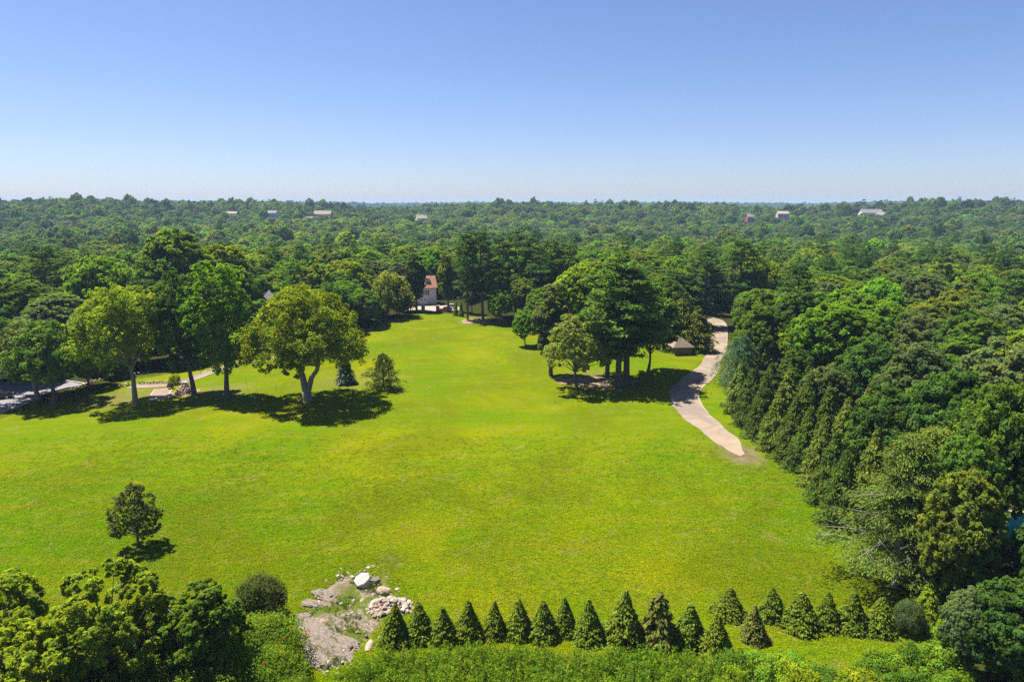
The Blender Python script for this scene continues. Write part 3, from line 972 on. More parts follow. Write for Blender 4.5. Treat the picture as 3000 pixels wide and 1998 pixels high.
# clump at the right of the lawn
p, h, w = measure(1325, 897, 712, 155)
proto('pale_tree', broadleaf(651, h, .13, w / 2, lobes=30, clumps=12, per=34, leaf=.19, prof='spread', trunk_r=.3, flat=.65, sparse=.2, bare=70, gap=.55, lob=(.18, .30), env=.1), h, w / 2)
put('lawn_tree', 'pale_tree', 1325, 897, 712, 155, (0.125, 0.160, 0.032), "pale open tree with bare twigs at the front of the pine clump", jit=.02)
for k, (x, yb, yt, w_, key, tn, lab, nm) in enumerate([
        (1420, 890, 575, 205, 'pine0', (0.066, 0.112, 0.016), "tallest white pine with two-toned boughs in the lawn clump", 'pine_tree'),
        (1440, 880, 605, 215, 'pine2', (0.066, 0.112, 0.016), "white pine just right of the tallest pine in the lawn clump", 'pine_tree'),
        (1395, 868, 640, 150, 'pine1', 'mid green', "lighter pine behind the pale open tree", 'pine_tree'),
        (1266, 864, 645, 118, 'broad6', 'grey-green', "tall grey-green tree at the left of the pine clump", 'lawn_tree'),
        (1208, 797, 714, 60, 'broad0', 'bright green', "small round bright green tree left of the pine clump", 'lawn_tree'),
        (1490, 858, 650, 130, 'broad2', 'dark green', "dark green leafy tree at the right of the pine clump", 'lawn_tree'),
        (1330, 800, 608, 130, 'broad5', 'yellow-green', "yellow-topped tree rising behind the pine clump", 'lawn_tree'),
        (1255, 790, 660, 100, 'broad4', 'mid green', "mid green tree behind the grey-green tree of the clump", 'lawn_tree'),
        (1150, 745, 668, 58, 'broad0', 'bright green', "young rounded bright green tree at the far right lawn edge", 'lawn_tree'),
        (1200, 740, 640, 72, 'broad5', 'olive green', "olive green tree behind the young rounded tree", 'lawn_tree'),
        (1560, 803, 690, 112, 'yew0', (0.070, 0.086, 0.011), "gold-olive cedar directly behind the stone hut", 'cedar_tree'),
        (1600, 806, 706, 92, 'yew1', (0.074, 0.088, 0.011), "gold-olive cedar between the stone hut and the driveway", 'cedar_tree'),
        (1535, 800, 715, 60, 'broad2', 'dark green', "dark leafy tree at the left of the stone hut", 'lawn_tree'),
        (1622, 752, 570, 110, 'pine1', 'pine green', "tall pine left of the driveway's far end", 'pine_tree'),
        (1690, 752, 548, 120, 'pine2', 'pine green', "very tall pine right of the driveway's far end", 'pine_tree'),
        (1735, 745, 590, 110, 'broad3', 'yellow-green', "yellow-green tree right of the very tall driveway pine", 'lawn_tree'),
        (1728, 790, 688, 66, 'spruce1', 'deep olive', "dark olive spruce right of the driveway", 'spruce_tree'),
        (1700, 905, 772, 92, 'lawn_pine', 'blue-green', "bushy blue-green pine leaning over the driveway bend", 'pine_tree'),
        (1680, 885, 790, 76, 'lawn_pine', 'silver-green', "silvery pine at the driveway's right kerb", 'pine_tree'),
        (1795, 850, 752, 52, 'spruce2', 'blue-green', "small blue-green spruce behind the driveway hedge", 'spruce_tree'),
        (1755, 845, 800, 70, 'bigbush1', 'yellow-green', "bright yellow-green shrub behind the driveway hedge", 'hedge_shrub'),
        (1075, 735, 527, 78, 'pine0', 'pine green', "tall pine with long bare trunk just right of the white house", 'pine_tree'),
        (1110, 733, 530, 96, 'pine2', 'pine green', "tall pine second right of the white house", 'pine_tree'),
        (1148, 726, 538, 92, 'pine0', 'pine green', "tall dark pine third right of the white house", 'pine_tree'),
        (1185, 728, 525, 98, 'pine1', 'pine green', "tall dark pine fourth right of the white house", 'pine_tree'),
        (1225, 734, 543, 100, 'pine2', 'pine green', "tall dark pine fifth right of the white house", 'pine_tree'),
        (1265, 740, 548, 104, 'pine0', 'pine green', "tall dark pine sixth right of the white house", 'pine_tree'),
        (1305, 742, 556, 100, 'pine3', 'pine green', "tall dark pine nearest the clump in the row behind the lawn", 'pine_tree'),
        (1030, 715, 580, 60, 'broad6', 'olive green', "thin olive tree with a bare trunk beside the white house", 'lawn_tree'),
        (1085, 722, 660, 40, 'broad5', 'grey-green', "small grey-green tree behind the long bare pine trunk", 'lawn_tree'),
        (1060, 728, 690, 14, 'spruce1', 'yellow-green', "slim yellow-green arborvitae beside the long bare pine trunk", 'arborvitae'),
        (1048, 726, 692, 14, 'spruce0', 'yellow-green', "slim yellow-green arborvitae nearest the red car", 'arborvitae'),
        (2045, 800, 712, 78, 'yew2', (0.13, 0.095, 0.03), "brownish olive cedar standing in the right woods", 'cedar_tree'),
        (1945, 812, 772, 74, 'bigbush2', (0.22, 0.23, 0.09), "pale straw-green weeping bush beside the dead snag", 'weeping_bush'),
        (1990, 822, 785, 60, 'bigbush0', 'gold-olive', "gold-olive shrub in front of the dead snag", 'hedge_shrub'),
        (2010, 790, 640, 110, 'broad3', (0.095, 0.20, 0.010), "vivid lime green tree in the right woods", 'lawn_tree'),
        ]):
    put(nm, key, x, yb, yt, w_, tn, lab, 'shrub' if 'shrub' in nm or 'bush' in nm else 'tree', clear=None)

# dark evergreen hedge along the right of the lawn
HEDGE = [(1698, 952, 845, 74), (1722, 978, 862, 78), (1752, 1004, 880, 82), (1786, 1030, 905, 84), (1820, 1056, 925, 86), (1852, 1084, 950, 88), (1882, 1116, 975, 90), (1908, 1158, 1010, 92),
         (1765, 968, 850, 90), (1805, 995, 865, 92), (1850, 1020, 880, 95), (1895, 1050, 905, 95), (1935, 1090, 930, 98), (1960, 1140, 965, 100),
         (1928, 1205, 1050, 92), (1995, 1195, 1005, 100), (1805, 938, 818, 84), (1850, 968, 835, 90), (1900, 1002, 850, 95), (1985, 1088, 895, 100)]
ORDN = ["first", "second", "third", "fourth", "fifth", "sixth", "seventh", "eighth", "ninth", "tenth", "eleventh", "twelfth", "thirteenth", "fourteenth", "fifteenth", "sixteenth", "seventeenth", "eighteenth", "nineteenth", "twentieth"]
for i, (x, yb, yt, w_) in enumerate(HEDGE):
    lab = "%s dark hemlock from the driveway in the %s row of the lawn hedge" % (ORDN[i if i < 8 else i - 8], "front" if i < 8 else "back")
    put('hemlock_tree', YEW[i % 4], x, yb, yt - 12, w_ * 1.08, 'deep olive' if i % 3 else 'olive green', lab, 'tree', "dark evergreen hedge trees", clear=3.0)

# scraggly hemlock with bare lower boughs at the right
def scraggly(seed, h):
    rng = np.random.default_rng(seed)
    P, Nn, T = [], [], []; n = 0
    m = MB()
    m.tube([(0, 0, -.3), (0, 0, .4), (.1, 0, h * .5), (.2, .1, h * .97)], [.52, .36, .24, .03], 9)
    for i in range(78):
        t = .20 + .80 * (i + rng.uniform(0, 1)) / 78
        q = i * 2.39996 + rng.normal(0, .3)
        d = np.array([math.cos(q), math.sin(q), 0])
        L = (5.4 * (1 - t) ** .62 + .35) * rng.uniform(.6, 1.15)
        if d[0] < -.5 and t < .6: L *= 1.30
        o = np.array([.12, .05, h * t]); e = o + d * L + np.array([0, 0, L * rng.uniform(-.28, .05)])
        mid = (o + e) / 2 + np.array([0, 0, .12 * L])
        path = bezier3(o, mid, e, 6)
        m.tube(path, np.linspace(.085, .014, 6), 4)
        bare = (t < .42 and d[0] < .1 and rng.random() < .55)
        for j in range(3):
            f = rng.uniform(.4, .9); b = o + (e - o) * f + np.array([0, 0, .1 * L]); s = rng.choice([-1, 1])
            tw = b + (d * .5 + s * np.array([-d[1], d[0], 0])) * L * .28 + np.array([0, 0, -.1 * L])
            m.tube([b, tw], [.03, .008], 3)
        if bare: continue
        k = int(9 + L * 6)
        for j in range(k):
            f = rng.uniform(.32, 1.05)
            c = o + (e - o) * f + np.array([-d[1], d[0], 0]) * rng.normal(0, .17) * L + np.array([0, 0, .10 * L * (1 - f) - .1])
            P.append(c + rng.normal(size=(22, 3)) * np.array([.40, .40, .14])); n += 1
            Nn.append(unit(np.array([0, 0, .7]) + .3 * d + .55 * rng.normal(size=(22, 3)))); T.append(np.tile(d + np.array([0, 0, -.3]), (22, 1)))
    P, Nn, T = map(np.concatenate, (P, Nn, T))
    V = cards(P, Nn, .16 * rng.uniform(.6, 1.3, len(P)), .36, rng, along=T)
    return quad_mesh("crown", V, tones(n, 22, rng, .25, .1)), m.mesh("trunk", True)
p, h, w = measure(2058, 1348, 1000, 240)
proto('scraggly', scraggly(660, h), h, w / 2, 'needle', 'bark_bare')
put('hemlock_tree', 'scraggly', 2058, 1348, 1000, 240, (0.072, 0.105, 0.018), "scraggly hemlock with bare grey lower boughs at the right lawn edge", rz=0.0, jit=.02)
p, h, w = measure(2120, 1290, 985, 200)
proto('scraggly_b', scraggly(661, h), h, w / 2, 'needle', 'bark_bare')
put('hemlock_tree', 'scraggly_b', 2125, 1285, 985, 200, 'olive green', "second open hemlock behind the scraggly one", rz=2.2, jit=.02)
# leafy trees of the near right
for i, (x, yb, yt, w_, key, tn, lab) in enumerate([
        (2185, 1430, 1085, 170, 'broad1', 'olive green', "olive leafy tree right of the scraggly hemlock"),
        (2424, 1500, 1165, 215, 'broad0', 'dark green', "large dark leafy tree at the right edge above the swimming pool corner"),
        (2330, 1600, 1340, 230, 'broad2', 'dark green', "large dark leafy tree at the bottom right corner"),
        (2215, 1560, 1355, 120, 'broad5', 'grey-green', "grey-green young tree above the bottom right brambles"),
        (2130, 1440, 1330, 76, 'yew1', 'yellow-green', "light yellow-green arborvitae right of the small spruce row"),
        (2085, 1455, 1385, 62, 'bush_fine', 'grey-green', "round grey-green shrub at the right end of the small spruce row"),
        (2185, 1345, 1000, 150, 'broad4', 'mid green', "mid green leafy tree behind the second open hemlock"),
        (2030, 1150, 895, 180, 'broad0', 'dark green', "rounded dark leafy tree behind the evergreen hedge"),
        (2150, 1180, 860, 220, 'broad2', 'dark green', "broad dark leafy tree right of the hidden grey roof"),
        (2270, 1260, 880, 230, 'broad3', 'mid green', "broad mid green tree upper right of the pool"),
        (1890, 1010, 840, 110, 'broad5', 'grey-green', "grey-green tree left of the hidden grey roof"),
        (1820, 960, 800, 110, 'broad6', 'dark green', "dark tree behind the middle of the evergreen hedge"),
        (2090, 1050, 800, 190, 'broad7', 'grey-green', "broad grey-green tree behind the hidden grey roof"),
        (2280, 1090, 790, 230, 'broad0', 'grey-green', "large grey-green tree in the right woods above the pool")]):
    put('shrub' if 'bush' in key else 'leafy_tree', key, x, yb, yt, w_, tn, lab, 'shrub' if 'bush' in key else 'tree')

# row of small cone-shaped spruces
CONE = [(908, 1475, 1386, 54), (964, 1466, 1380, 54), (1020, 1472, 1388, 58), (1076, 1464, 1376, 56), (1136, 1459, 1376, 52), (1192, 1459, 1375, 52), (1248, 1462, 1374, 54), (1298, 1453, 1368, 50),
        (1356, 1470, 1375, 58), (1432, 1470, 1350, 82), (1515, 1478, 1356, 76), (1582, 1478, 1380, 60), (1643, 1502, 1402, 66), (1674, 1413, 1345, 60), (1732, 1470, 1383, 52), (1775, 1421, 1348, 52),
        (1839, 1441, 1354, 66), (1897, 1438, 1354, 56), (1955, 1443, 1356, 58), (2020, 1449, 1368, 68)]
mulch_m = NT('mulch'); pp_ = mulch_m.pos(); f_ = mulch_m.noise(pp_, 4.0, 6, .75)
M['mulch'] = mulch_m.bsdf(mulch_m.mix(f_, (0.11, 0.066, 0.040), (0.34, 0.245, 0.165)), .95, .1, bump=f_, bump_d=.08)
def disc(name, c, rx, ry, mat, dz, seed=0, parent=None, kind=None, n=26):
    rng = np.random.default_rng(seed)
    ph = rng.uniform(0, 6.28, 4); am = rng.uniform(.03, .10, 4)
    V = [(c[0], c[1], gz(c[0], c[1]) + dz)]; F = []
    for ring in (.5, 1.0):
        for i in range(n):
            q = 6.28318 * i / n
            k = ring * (1 + sum(am[j] * math.sin((j + 2) * q + ph[j]) for j in range(4)) * ring)
            x, y = c[0] + rx * k * math.cos(q), c[1] + ry * k * math.sin(q)
            V.append((x, y, gz(x, y) + dz))
    for i in range(n):
        j = (i + 1) % n
        F += [(0, 1 + i, 1 + j), (1 + i, 1 + n + i, 1 + n + j, 1 + j)]
    o = new_obj(name, mesh_py(name, V, F, True), parent, mat)
    return tag(o, None, kind=kind) if kind else o
special = {9: "tallest broad dark spruce in the small spruce row", 10: "loose drooping pale spruce right of the tallest small spruce", 13: "small spruce standing farthest back on the lawn, off the row",
           14: "pale slim spruce standing alone before the right half of the row", 12: "small spruce standing nearest the brambles, out of line"}
for i, (x, yb, yt, w_) in enumerate(CONE):
    lab = special.get(i) or (ORDN[i] + " small dark cone spruce from the rock outcrop" if i < 9 else "small spruce between the loose drooping one and the out-of-line one" if i == 11 else
                             ORDN[i - 15] + " small spruce of the five right of the pale slim one")
    key = 'cone_loose' if i in (10,) else CONES[i % 5]
    tn = (0.085, 0.100, 0.020) if i in (10, 14) else (0.080, 0.110, 0.010)
    o = put('small_spruce', key, x, yb, yt + 5 + (i * 7 % 5 - 2), w_ * ((1.3, 1.4, 1.24, 1.36, 1.28)[i % 5] if i != 10 else 1.3), tn, lab, 'tree', "row of small planted spruces", clear=2, jit=.10)
    pb = o.location; o.rotation_euler.x = (i * 13 % 7 - 3) * .011; o.rotation_euler.y = (i * 5 % 7 - 3) * .012
    disc("mulch_bed", (pb.x + .25, pb.y - .1), w_ * K * depth_of(pb) / 2000 * .66, w_ * K * depth_of(pb) / 2000 * .55, M['mulch'], .05, i, kind="structure")

# lone small tree and round bush on the near lawn
p, h, w = measure(318, 1257, 1105, 112)
proto('lone_tree', broadleaf(671, h, .10, w / 2, lobes=58, clumps=9, per=19, leaf=.085, prof='egg', trunk_r=.14, flat=1.0, sparse=.34, bare=90, gap=.35, lob=(.14, .25)), h, w / 2)
put('lone_tree', 'lone_tree', 318, 1257, 1105, 112, (0.070, 0.094, 0.020), "small open dark tree standing alone on the near left lawn", jit=.02)
put('round_bush', 'bush_fine', 603, 1432, 1330, 116, (0.060, 0.078, 0.018), "round fine-leaved dark bush left of the rock outcrop", 'shrub', jit=.02)

# leafy trees and shrubs rising from below at the bottom left
def at_xy(name, key, x, y, h, w, tint, label, cat, group=None, **kw):
    HAND_XY.append((x, y, w * .4))
    return plant(name, key, (x, y, gz(x, y)), h, w, tint, label, cat, group, **kw)
for k, (x, y, h, w, tn, lab) in enumerate([(-27.3, 42, 10.5, 7.6, (0.122, 0.172, 0.016), "tallest leafy tree at the bottom left corner"),
                                           (-21.3, 42.5, 8.5, 5.6, (0.080, 0.128, 0.015), "dark rounded tree right of the tallest bottom left tree"),
                                           (-36.5, 43, 8.9, 7.8, (0.120, 0.166, 0.014), "leafy tree at the very left edge of the bottom corner"),
                                           (-31.5, 38, 7.8, 8.0, (0.135, 0.182, 0.015), "lighter green tree lowest in the bottom left corner")]):
    proto('corner_tree%d' % k, broadleaf(680 + k, h, .10, w / 2, lobes=38, clumps=15, per=46, leaf=.125, prof=['oval', 'round', 'round', 'oval'][k], trunk_r=.2, flat=.9, gap=.58, bare=14, lob=(.15, .27), env=.0, sparse=.08), h, w / 2, bk='bark_pale')
    at_xy('leafy_tree', 'corner_tree%d' % k, x, y, h, w, tn, lab, 'tree', rz=.4 * k, jit=.02)
VINE = []
for i in range(3):
    proto('vine%d' % i, bush(700 + i, 4.2, 3.2, 120, 80, .10, lumpy=.4, up=.4), 4.2, 3.4)
s = NT('orange_flower'); M['orange_flower'] = s.bsdf((0.72, 0.10, 0.012), .6, .2)
for i, (x, y, h, w, lab) in enumerate([(-18.4, 45.8, 4.0, 5.6, "largest vine thicket with orange flowers beside the grey rock slabs"), (-21.6, 44.4, 4.0, 5.6, "vine thicket with orange flowers left of the largest one"),
                                       (-17.0, 42.6, 3.2, 4.6, "low flowering vine thicket at the foot of the rock slabs"), (-19.8, 41.2, 4.2, 6.0, "flowering vine thicket lowest at the bottom edge"),
                                       (-15.2, 40.6, 2.4, 3.8, "smallest flowering vine thicket nearest the tall weeds")]):
    o = at_xy('vine_thicket', 'vine%d' % (i % 3), x, y, h, w, (0.088, 0.140, 0.011), lab, 'shrub', "orange flowered vine thickets", rz=1.3 * i, jit=.05, parts=('foliage', 'stem'))
    rng = np.random.default_rng(30 + i)
    fm = PROTO['vine%d' % (i % 3)][0]
    co = np.empty(len(fm.vertices) * 3, np.float32); fm.vertices.foreach_get("co", co); co = co.reshape(-1, 3)
    outer = co[(co[:, 2] > 1.6) & (np.linalg.norm(co[:, :2], axis=1) + co[:, 2] > 4.1)]
    for j in range(13):
        c = outer[rng.integers(0, len(outer))] * 1.03
        q = c + rng.normal(0, .045, (14, 3))
        V = cards(q, unit(rng.normal(size=(14, 3)) + np.array([0, 0, 1])), np.full(14, .085), .5, rng)
        new_obj("flower", quad_mesh("flower", V), o, M['orange_flower'])

def nth(k):
    tens = {2: "twenty", 3: "thirty", 4: "forty", 5: "fifty", 6: "sixty", 7: "seventy"}
    if k <= 20: return ORDN[k - 1]
    if k % 10 == 0: return tens[k // 10][:-1] + "ieth"
    return tens[k // 10] + "-" + ORDN[k % 10 - 1]
# undergrowth below the corner trees
rng = np.random.default_rng(92)
UG = sorted((rng.uniform(-41, -19), rng.uniform(36.5, 46.5), rng.uniform(2.2, 4.6), rng.uniform(4, 6.5)) for _ in range(20))
for i, (x, y, h, w) in enumerate(UG):
    at_xy('undergrowth_bush', 'vine%d' % (i % 3), x, y, h, w, [(0.070, 0.115, 0.012), (0.052, 0.092, 0.013), (0.092, 0.135, 0.012)][i % 3], "%s bush from the left under the bottom left trees" % nth(i + 1), 'shrub', "bushes under the corner trees", rz=i * 1.7, parts=('foliage', 'stem'))
# brambles across the bottom right
rng = np.random.default_rng(91)
BR = []
for i in range(46):
    x = rng.uniform(-1, 34); y = rng.uniform(36.5, 43.2) + max(0, (x - 16)) * .09 - max(0, 9 - x) * .30
    h = rng.uniform(1.2, 2.1) * (.8 if x < 8 else 1 if x < 13 else 1.3); BR.append((x, y, h, rng.uniform(2.4, 4.2)))
for i in range(7):
    BR.append((rng.uniform(32, 42), rng.uniform(44, 50), rng.uniform(1.6, 2.6), rng.uniform(3, 4.5)))
for i in range(8):
    BR.append((rng.uniform(33, 45), rng.uniform(36, 45), rng.uniform(1.6, 2.8), rng.uniform(3, 4.8)))
for i in range(9):
    BR.append((rng.uniform(-12, 1), rng.uniform(38.5, 42.5), rng.uniform(1.1, 1.9), rng.uniform(1.6, 3.0)))
BR.sort()
for i, (x, y, h, w) in enumerate(BR):
    tn = [(0.125, 0.190, 0.012), (0.100, 0.165, 0.014), (0.075, 0.135, 0.014), (0.15, 0.20, 0.012)][rng.integers(0, 4)]
    if inside(LAWN, x, y) and y > 46: tn = (0.14, 0.21, 0.012)
    lab = "%s bramble bush from the left along the bottom edge" % nth(i + 1)
    at_xy('bramble_bush', BUSH[i % 5], x, y, h, w, tn, lab, 'shrub', "brambles along the bottom edge", rz=rng.uniform(0, 6.28), parts=('foliage', 'stem'))

# tall weeds between the rock outcrop and the brambles
def weed(seed, h=1.2, n=8, leaf=.06):
    rng = np.random.default_rng(seed)
    P, Nn, T = [], [], []
    for i in range(n):
        b = rng.normal(0, .16, 2); tip = b + rng.normal(0, .10, 2); k = 22
        f = rng.uniform(.05, 1, k)
        hh = h * rng.uniform(.65, 1.1)
        c = np.stack([b[0] + (tip[0] - b[0]) * f, b[1] + (tip[1] - b[1]) * f, hh * f], 1)
        d = rng.normal(size=(k, 3)) * np.array([1, 1, .2]) + np.array([0, 0, .9])
        c += unit(d) * leaf * .8
        P.append(c); T.append(d); Nn.append(unit(np.cross(d, rng.normal(size=(k, 3))) + np.array([0, 0, .6])))
    P, Nn, T = map(np.concatenate, (P, Nn, T))
    V = cards(P, Nn, leaf * rng.uniform(.7, 1.5, len(P)), .32, rng, along=T)
    return quad_mesh("weed", V, tones(n, 22, rng, .2, .1))
shp = [weed(800 + i, [1.3, 1.05, 1.6, .85][i % 4]) for i in range(6)]
WEED_D = [(770, 1572), (820, 1545), (860, 1532), (1000, 1520), (1150, 1518), (1300, 1522), (1450, 1524), (1580, 1534), (1700, 1555), (1760, 1570), (1760, 1720), (690, 1720)]
WP = np.array([tuple(D(*q)[:2]) for q in WEED_D])
lo, hi = WP.min(0), WP.max(0)
n = 9000
wx, wy = rng.uniform(lo[0], hi[0], n), rng.uniform(lo[1], hi[1], n)
sd = signed(WP, wx, wy)
k = (sd > 0) & (rng.random(n) < np.clip(sd * 1.2, .15, 1)); wx, wy, sd = wx[k], wy[k], sd[k]; n = len(wx)
rot = rng.normal(0, .10, (n, 3)); rot[:, 2] = rng.uniform(0, 6.28, n)
t = 1.75 * np.array([(0.085, 0.150, 0.009), (0.074, 0.132, 0.009), (0.105, 0.165, 0.008), (0.115, 0.150, 0.014)])[rng.integers(0, 4, n)] * rng.uniform(.8, 1.2, (n, 1))
weeds = scatter("weeds", np.stack([wx, wy, ground_z(wx, wy)], 1), rng.integers(0, 6, n), rot, np.repeat((rng.choice([.55, .8, 1.05, 1.7], n) * rng.uniform(.85, 1.15, n) * np.clip(.35 + sd * .45, 0, 1))[:, None], 3, 1), t, [(m_, M['leaf_far']) for m_ in shp])
tag(weeds, "tall upright green weeds along the bottom edge below the spruce row", "weeds")
# ------------------------------------------------------------------ stones
def rock_mesh(name, seed, sx, sy, sz, sub=2, rough=.22, facet=True):
    rng = np.random.default_rng(seed)
    bm = bmesh.new()
    bmesh.ops.create_icosphere(bm, subdivisions=sub, radius=1)
    cuts = unit(rng.normal(size=(9, 3))); dd = rng.uniform(.62, .95, 9)
    for v in bm.verts:
        c = np.array(v.co)
        for nn, d in zip(cuts, dd):
            e = c @ nn - d
            if e > 0: c = c - nn * e * .9
        c = c * (1 + rng.uniform(-rough, rough) * .35)
        v.co = (c[0] * sx, c[1] * sy, c[2] * sz)
    me = bpy.data.meshes.new(name); bm.to_mesh(me); bm.free()
    return me
def rock_material(name, a, b, c, sc=1.0, stretch=(1, 1, 1), bd=.05):
    s = NT(name); co = s.objc()
    mp = s.n("ShaderNodeMapping"); mp.inputs['Scale'].default_value = stretch; s.l(co, mp.inputs[0])
    f = s.noise(mp.outputs[0], 1.6 * sc, 7, .7, .4); g = s.noise(mp.outputs[0], 6 * sc, 6, .75)
    col = s.mix(s.ramp(f, [(.32, 0.0), (.62, 1.0)]), a, b)
    col = s.mix(s.ramp(g, [(.56, 0.0), (.72, .85)]), col, c)
    M[name] = s.bsdf(col, .95, .12, bump=g, bump_d=bd, bump_s=1.0)
rock_material('grey_rock', (0.195, 0.152, 0.118), (0.41, 0.34, 0.27), (0.045, 0.038, 0.030), 1.0, (1, 3.2, 2), .25)
rock_material('tan_stone', (0.23, 0.16, 0.105), (0.41, 0.32, 0.24), (0.11, 0.078, 0.05), 2.0)
rock_material('pale_stone', (0.28, 0.24, 0.20), (0.45, 0.40, 0.35), (0.14, 0.11, 0.09), 1.4)
rock_material('white_boulder', (0.36, 0.34, 0.30), (0.52, 0.50, 0.46), (0.17, 0.145, 0.12), 1.2)
rock_material('wall_stone', (0.11, 0.085, 0.06), (0.27, 0.215, 0.15), (0.05, 0.04, 0.03), 3.0)

STONES = {m_: [rock_mesh("stone", 900 + 11 * i + 7 * j, 1, rnd, .72, 1, .3) for i, rnd in enumerate((.8, .65, .9, .7, 1.0, .6))] for j, m_ in enumerate(('tan_stone', 'pale_stone', 'grey_rock'))}
for m_, L in STONES.items():
    for me in L: me.materials.append(M[m_])
def stone(parent, kind, p, size, rng, flat=1.0, name="stone"):
    o = new_obj(name, STONES[kind][int(rng.integers(0, 6))], parent)
    o.location = p; o.rotation_euler = (rng.normal(0, .25), rng.normal(0, .25), rng.uniform(0, 6.28))
    o.scale = (size * rng.uniform(.8, 1.2), size * rng.uniform(.8, 1.2), size * flat * rng.uniform(.7, 1.1))
    return o

# rock outcrop: bedrock sheet, big slabs, loose stones
rng = np.random.default_rng(321)
oc = D(790, 1435)
outcrop = thing("rock_outcrop", (oc.x, oc.y, oc.z), "bare grey bedrock outcrop with weeds and loose stones breaking through the near lawn", "rock")
xs, ys = np.arange(HOLE[:, 0].min() - 2, HOLE[:, 0].max() + 2, .28), np.arange(HOLE[:, 1].min() - 2, HOLE[:, 1].max() + 2, .28)
X, Y = np.meshgrid(xs, ys)
sd = signed(HOLE, X.ravel(), Y.ravel()).reshape(X.shape)
rot_ = math.radians(-38)
U = X * math.cos(rot_) + Y * math.sin(rot_); Wd = -X * math.sin(rot_) + Y * math.cos(rot_)
ridge = .22 * np.abs(np.sin(Wd * .95 + .5 * np.sin(U * .5))) + .13 * np.abs(np.sin(Wd * 2.3 + U * .3)) + .10 * np.sin(U * 1.3) * np.sin(Wd * 1.1 + 1) + rng.uniform(-.035, .035, X.shape)
Z = ground_z(X, Y) + np.where(sd > 0, .02 + np.clip(sd / 1.8, 0, 1) * (.10 + .85 * ridge), -.25 + np.clip(.25 + sd * .25, -.2, .2))
idx = np.arange(X.size).reshape(X.shape)
q = np.stack([idx[:-1, :-1], idx[:-1, 1:], idx[1:, 1:], idx[1:, :-1]], -1).reshape(-1, 4)
cs = (sd[:-1, :-1] + sd[1:, 1:]).ravel() / 2
q = q[cs > -.9]
bed = mesh_py("bedrock", np.stack([X.ravel() - oc.x, Y.ravel() - oc.y, Z.ravel() - oc.z], 1), q)
bed.validate()
s = NT('outcrop_bed'); pz = s.pos()
f, g, k2 = s.noise(pz, .5, 6, .7, .6), s.noise(pz, 3.2, 7, .75, .3), s.noise(pz, .33, 5, .65, .5)
mp = s.n("ShaderNodeMapping"); mp.inputs['Scale'].default_value = (.5, 2.4, 1); mp.inputs['Rotation'].default_value = (0, 0, -rot_); s.l(pz, mp.inputs[0])
st = s.noise(mp.outputs[0], 1.6, 6, .7)
col = s.mix(s.ramp(st, [(.3, 0.0), (.7, 1.0)]), (0.165, 0.128, 0.096), (0.47, 0.385, 0.295))
col = s.mix(s.ramp(g, [(.52, 0.0), (.68, .8)]), col, (0.10, 0.075, 0.05))
col = s.mix(s.ramp(f, [(.46, 0.0), (.60, .8)]), col, s.mix(g, (0.11, 0.07, 0.04), (0.30, 0.21, 0.13)))
col = s.mix(s.ramp(k2, [(.46, 0.0), (.54, .95)]), col, s.mix(g, (0.06, 0.10, 0.008), (0.15, 0.20, 0.014)))
M['outcrop_bed'] = s.bsdf(col, .95, .05, bump=g, bump_d=.45)
new_obj("bedrock", bed, outcrop, M['outcrop_bed'])
for i, (x, y, L, Wt, hz_, a) in enumerate([(745, 1475, 4.6, 1.9, .75, -.62), (715, 1455, 3.0, 1.5, .6, -.5), (785, 1440, 3.0, .8, .55, -.7), (765, 1500, 3.4, 1.3, .6, -.6), (738, 1520, 2.6, 1.1, .5, -.6),
                                          (800, 1480, 2.0, .7, .45, -.7), (752, 1372, 2.2, .9, .6, -.35), (725, 1392, 1.8, .9, .5, -.2), (770, 1388, 1.8, .6, .4, -.4), (812, 1422, 1.7, .6, .45, -.6), (700, 1425, 1.6, .9, .5, .1)]):
    pp = D(x, y)
    me = rock_mesh("rock_slab", 950 + i, L, Wt, hz_, 4, .34); me.materials.append(M['grey_rock'])
    o = new_obj("rock_slab", me, outcrop, None, (pp.x - oc.x, pp.y - oc.y, pp.z - oc.z + .04)); o.rotation_euler = (rng.normal(.1, .08), rng.normal(.05, .06), a + rng.normal(0, .12)); o.scale = (.72, .80, .72)
for i in range(285):
    for _ in range(30):
        x, y = rng.uniform(HOLE[:, 0].min() - 1, HOLE[:, 0].max() + 2), rng.uniform(HOLE[:, 1].min() - .5, HOLE[:, 1].max() + 2)
        if signed(HOLE, x, y) > -1.2: break
    zz = gz(x, y) + (.22 if inside(HOLE, x, y) else .02)
    stone(outcrop, ['tan_stone', 'pale_stone', 'grey_rock', 'pale_stone'][int(rng.integers(0, 4))], (x - oc.x, y - oc.y, zz - oc.z), float(rng.choice([.10, .14, .18, .26, .34], p=[.35, .27, .2, .12, .06])), rng)
# tufts growing in the cracks
tp = []
while len(tp) < 1000:
    x, y = rng.uniform(HOLE[:, 0].min(), HOLE[:, 0].max()), rng.uniform(HOLE[:, 1].min(), HOLE[:, 1].max())
    if inside(HOLE, x, y) and math.sin(x * 1.1 + 1.3 * math.sin(y * .9)) * math.sin(y * 1.2 + .6) > .10: tp.append((x, y, gz(x, y) + .12))
n = len(tp); rr = np.zeros((n, 3)); rr[:, 2] = rng.uniform(0, 6.28, n)
ow = scatter("outcrop_weeds", np.array(tp), rng.integers(0, 6, n), rr, np.repeat(rng.uniform(.16, .38, n)[:, None], 3, 1),
             np.array([(0.11, 0.16, 0.012), (0.085, 0.15, 0.012)])[rng.integers(0, 2, n)], [(m_.copy(), M['leaf_far']) for m_ in shp])
tag(ow, "low green weeds growing between the outcrop stones", "weeds")

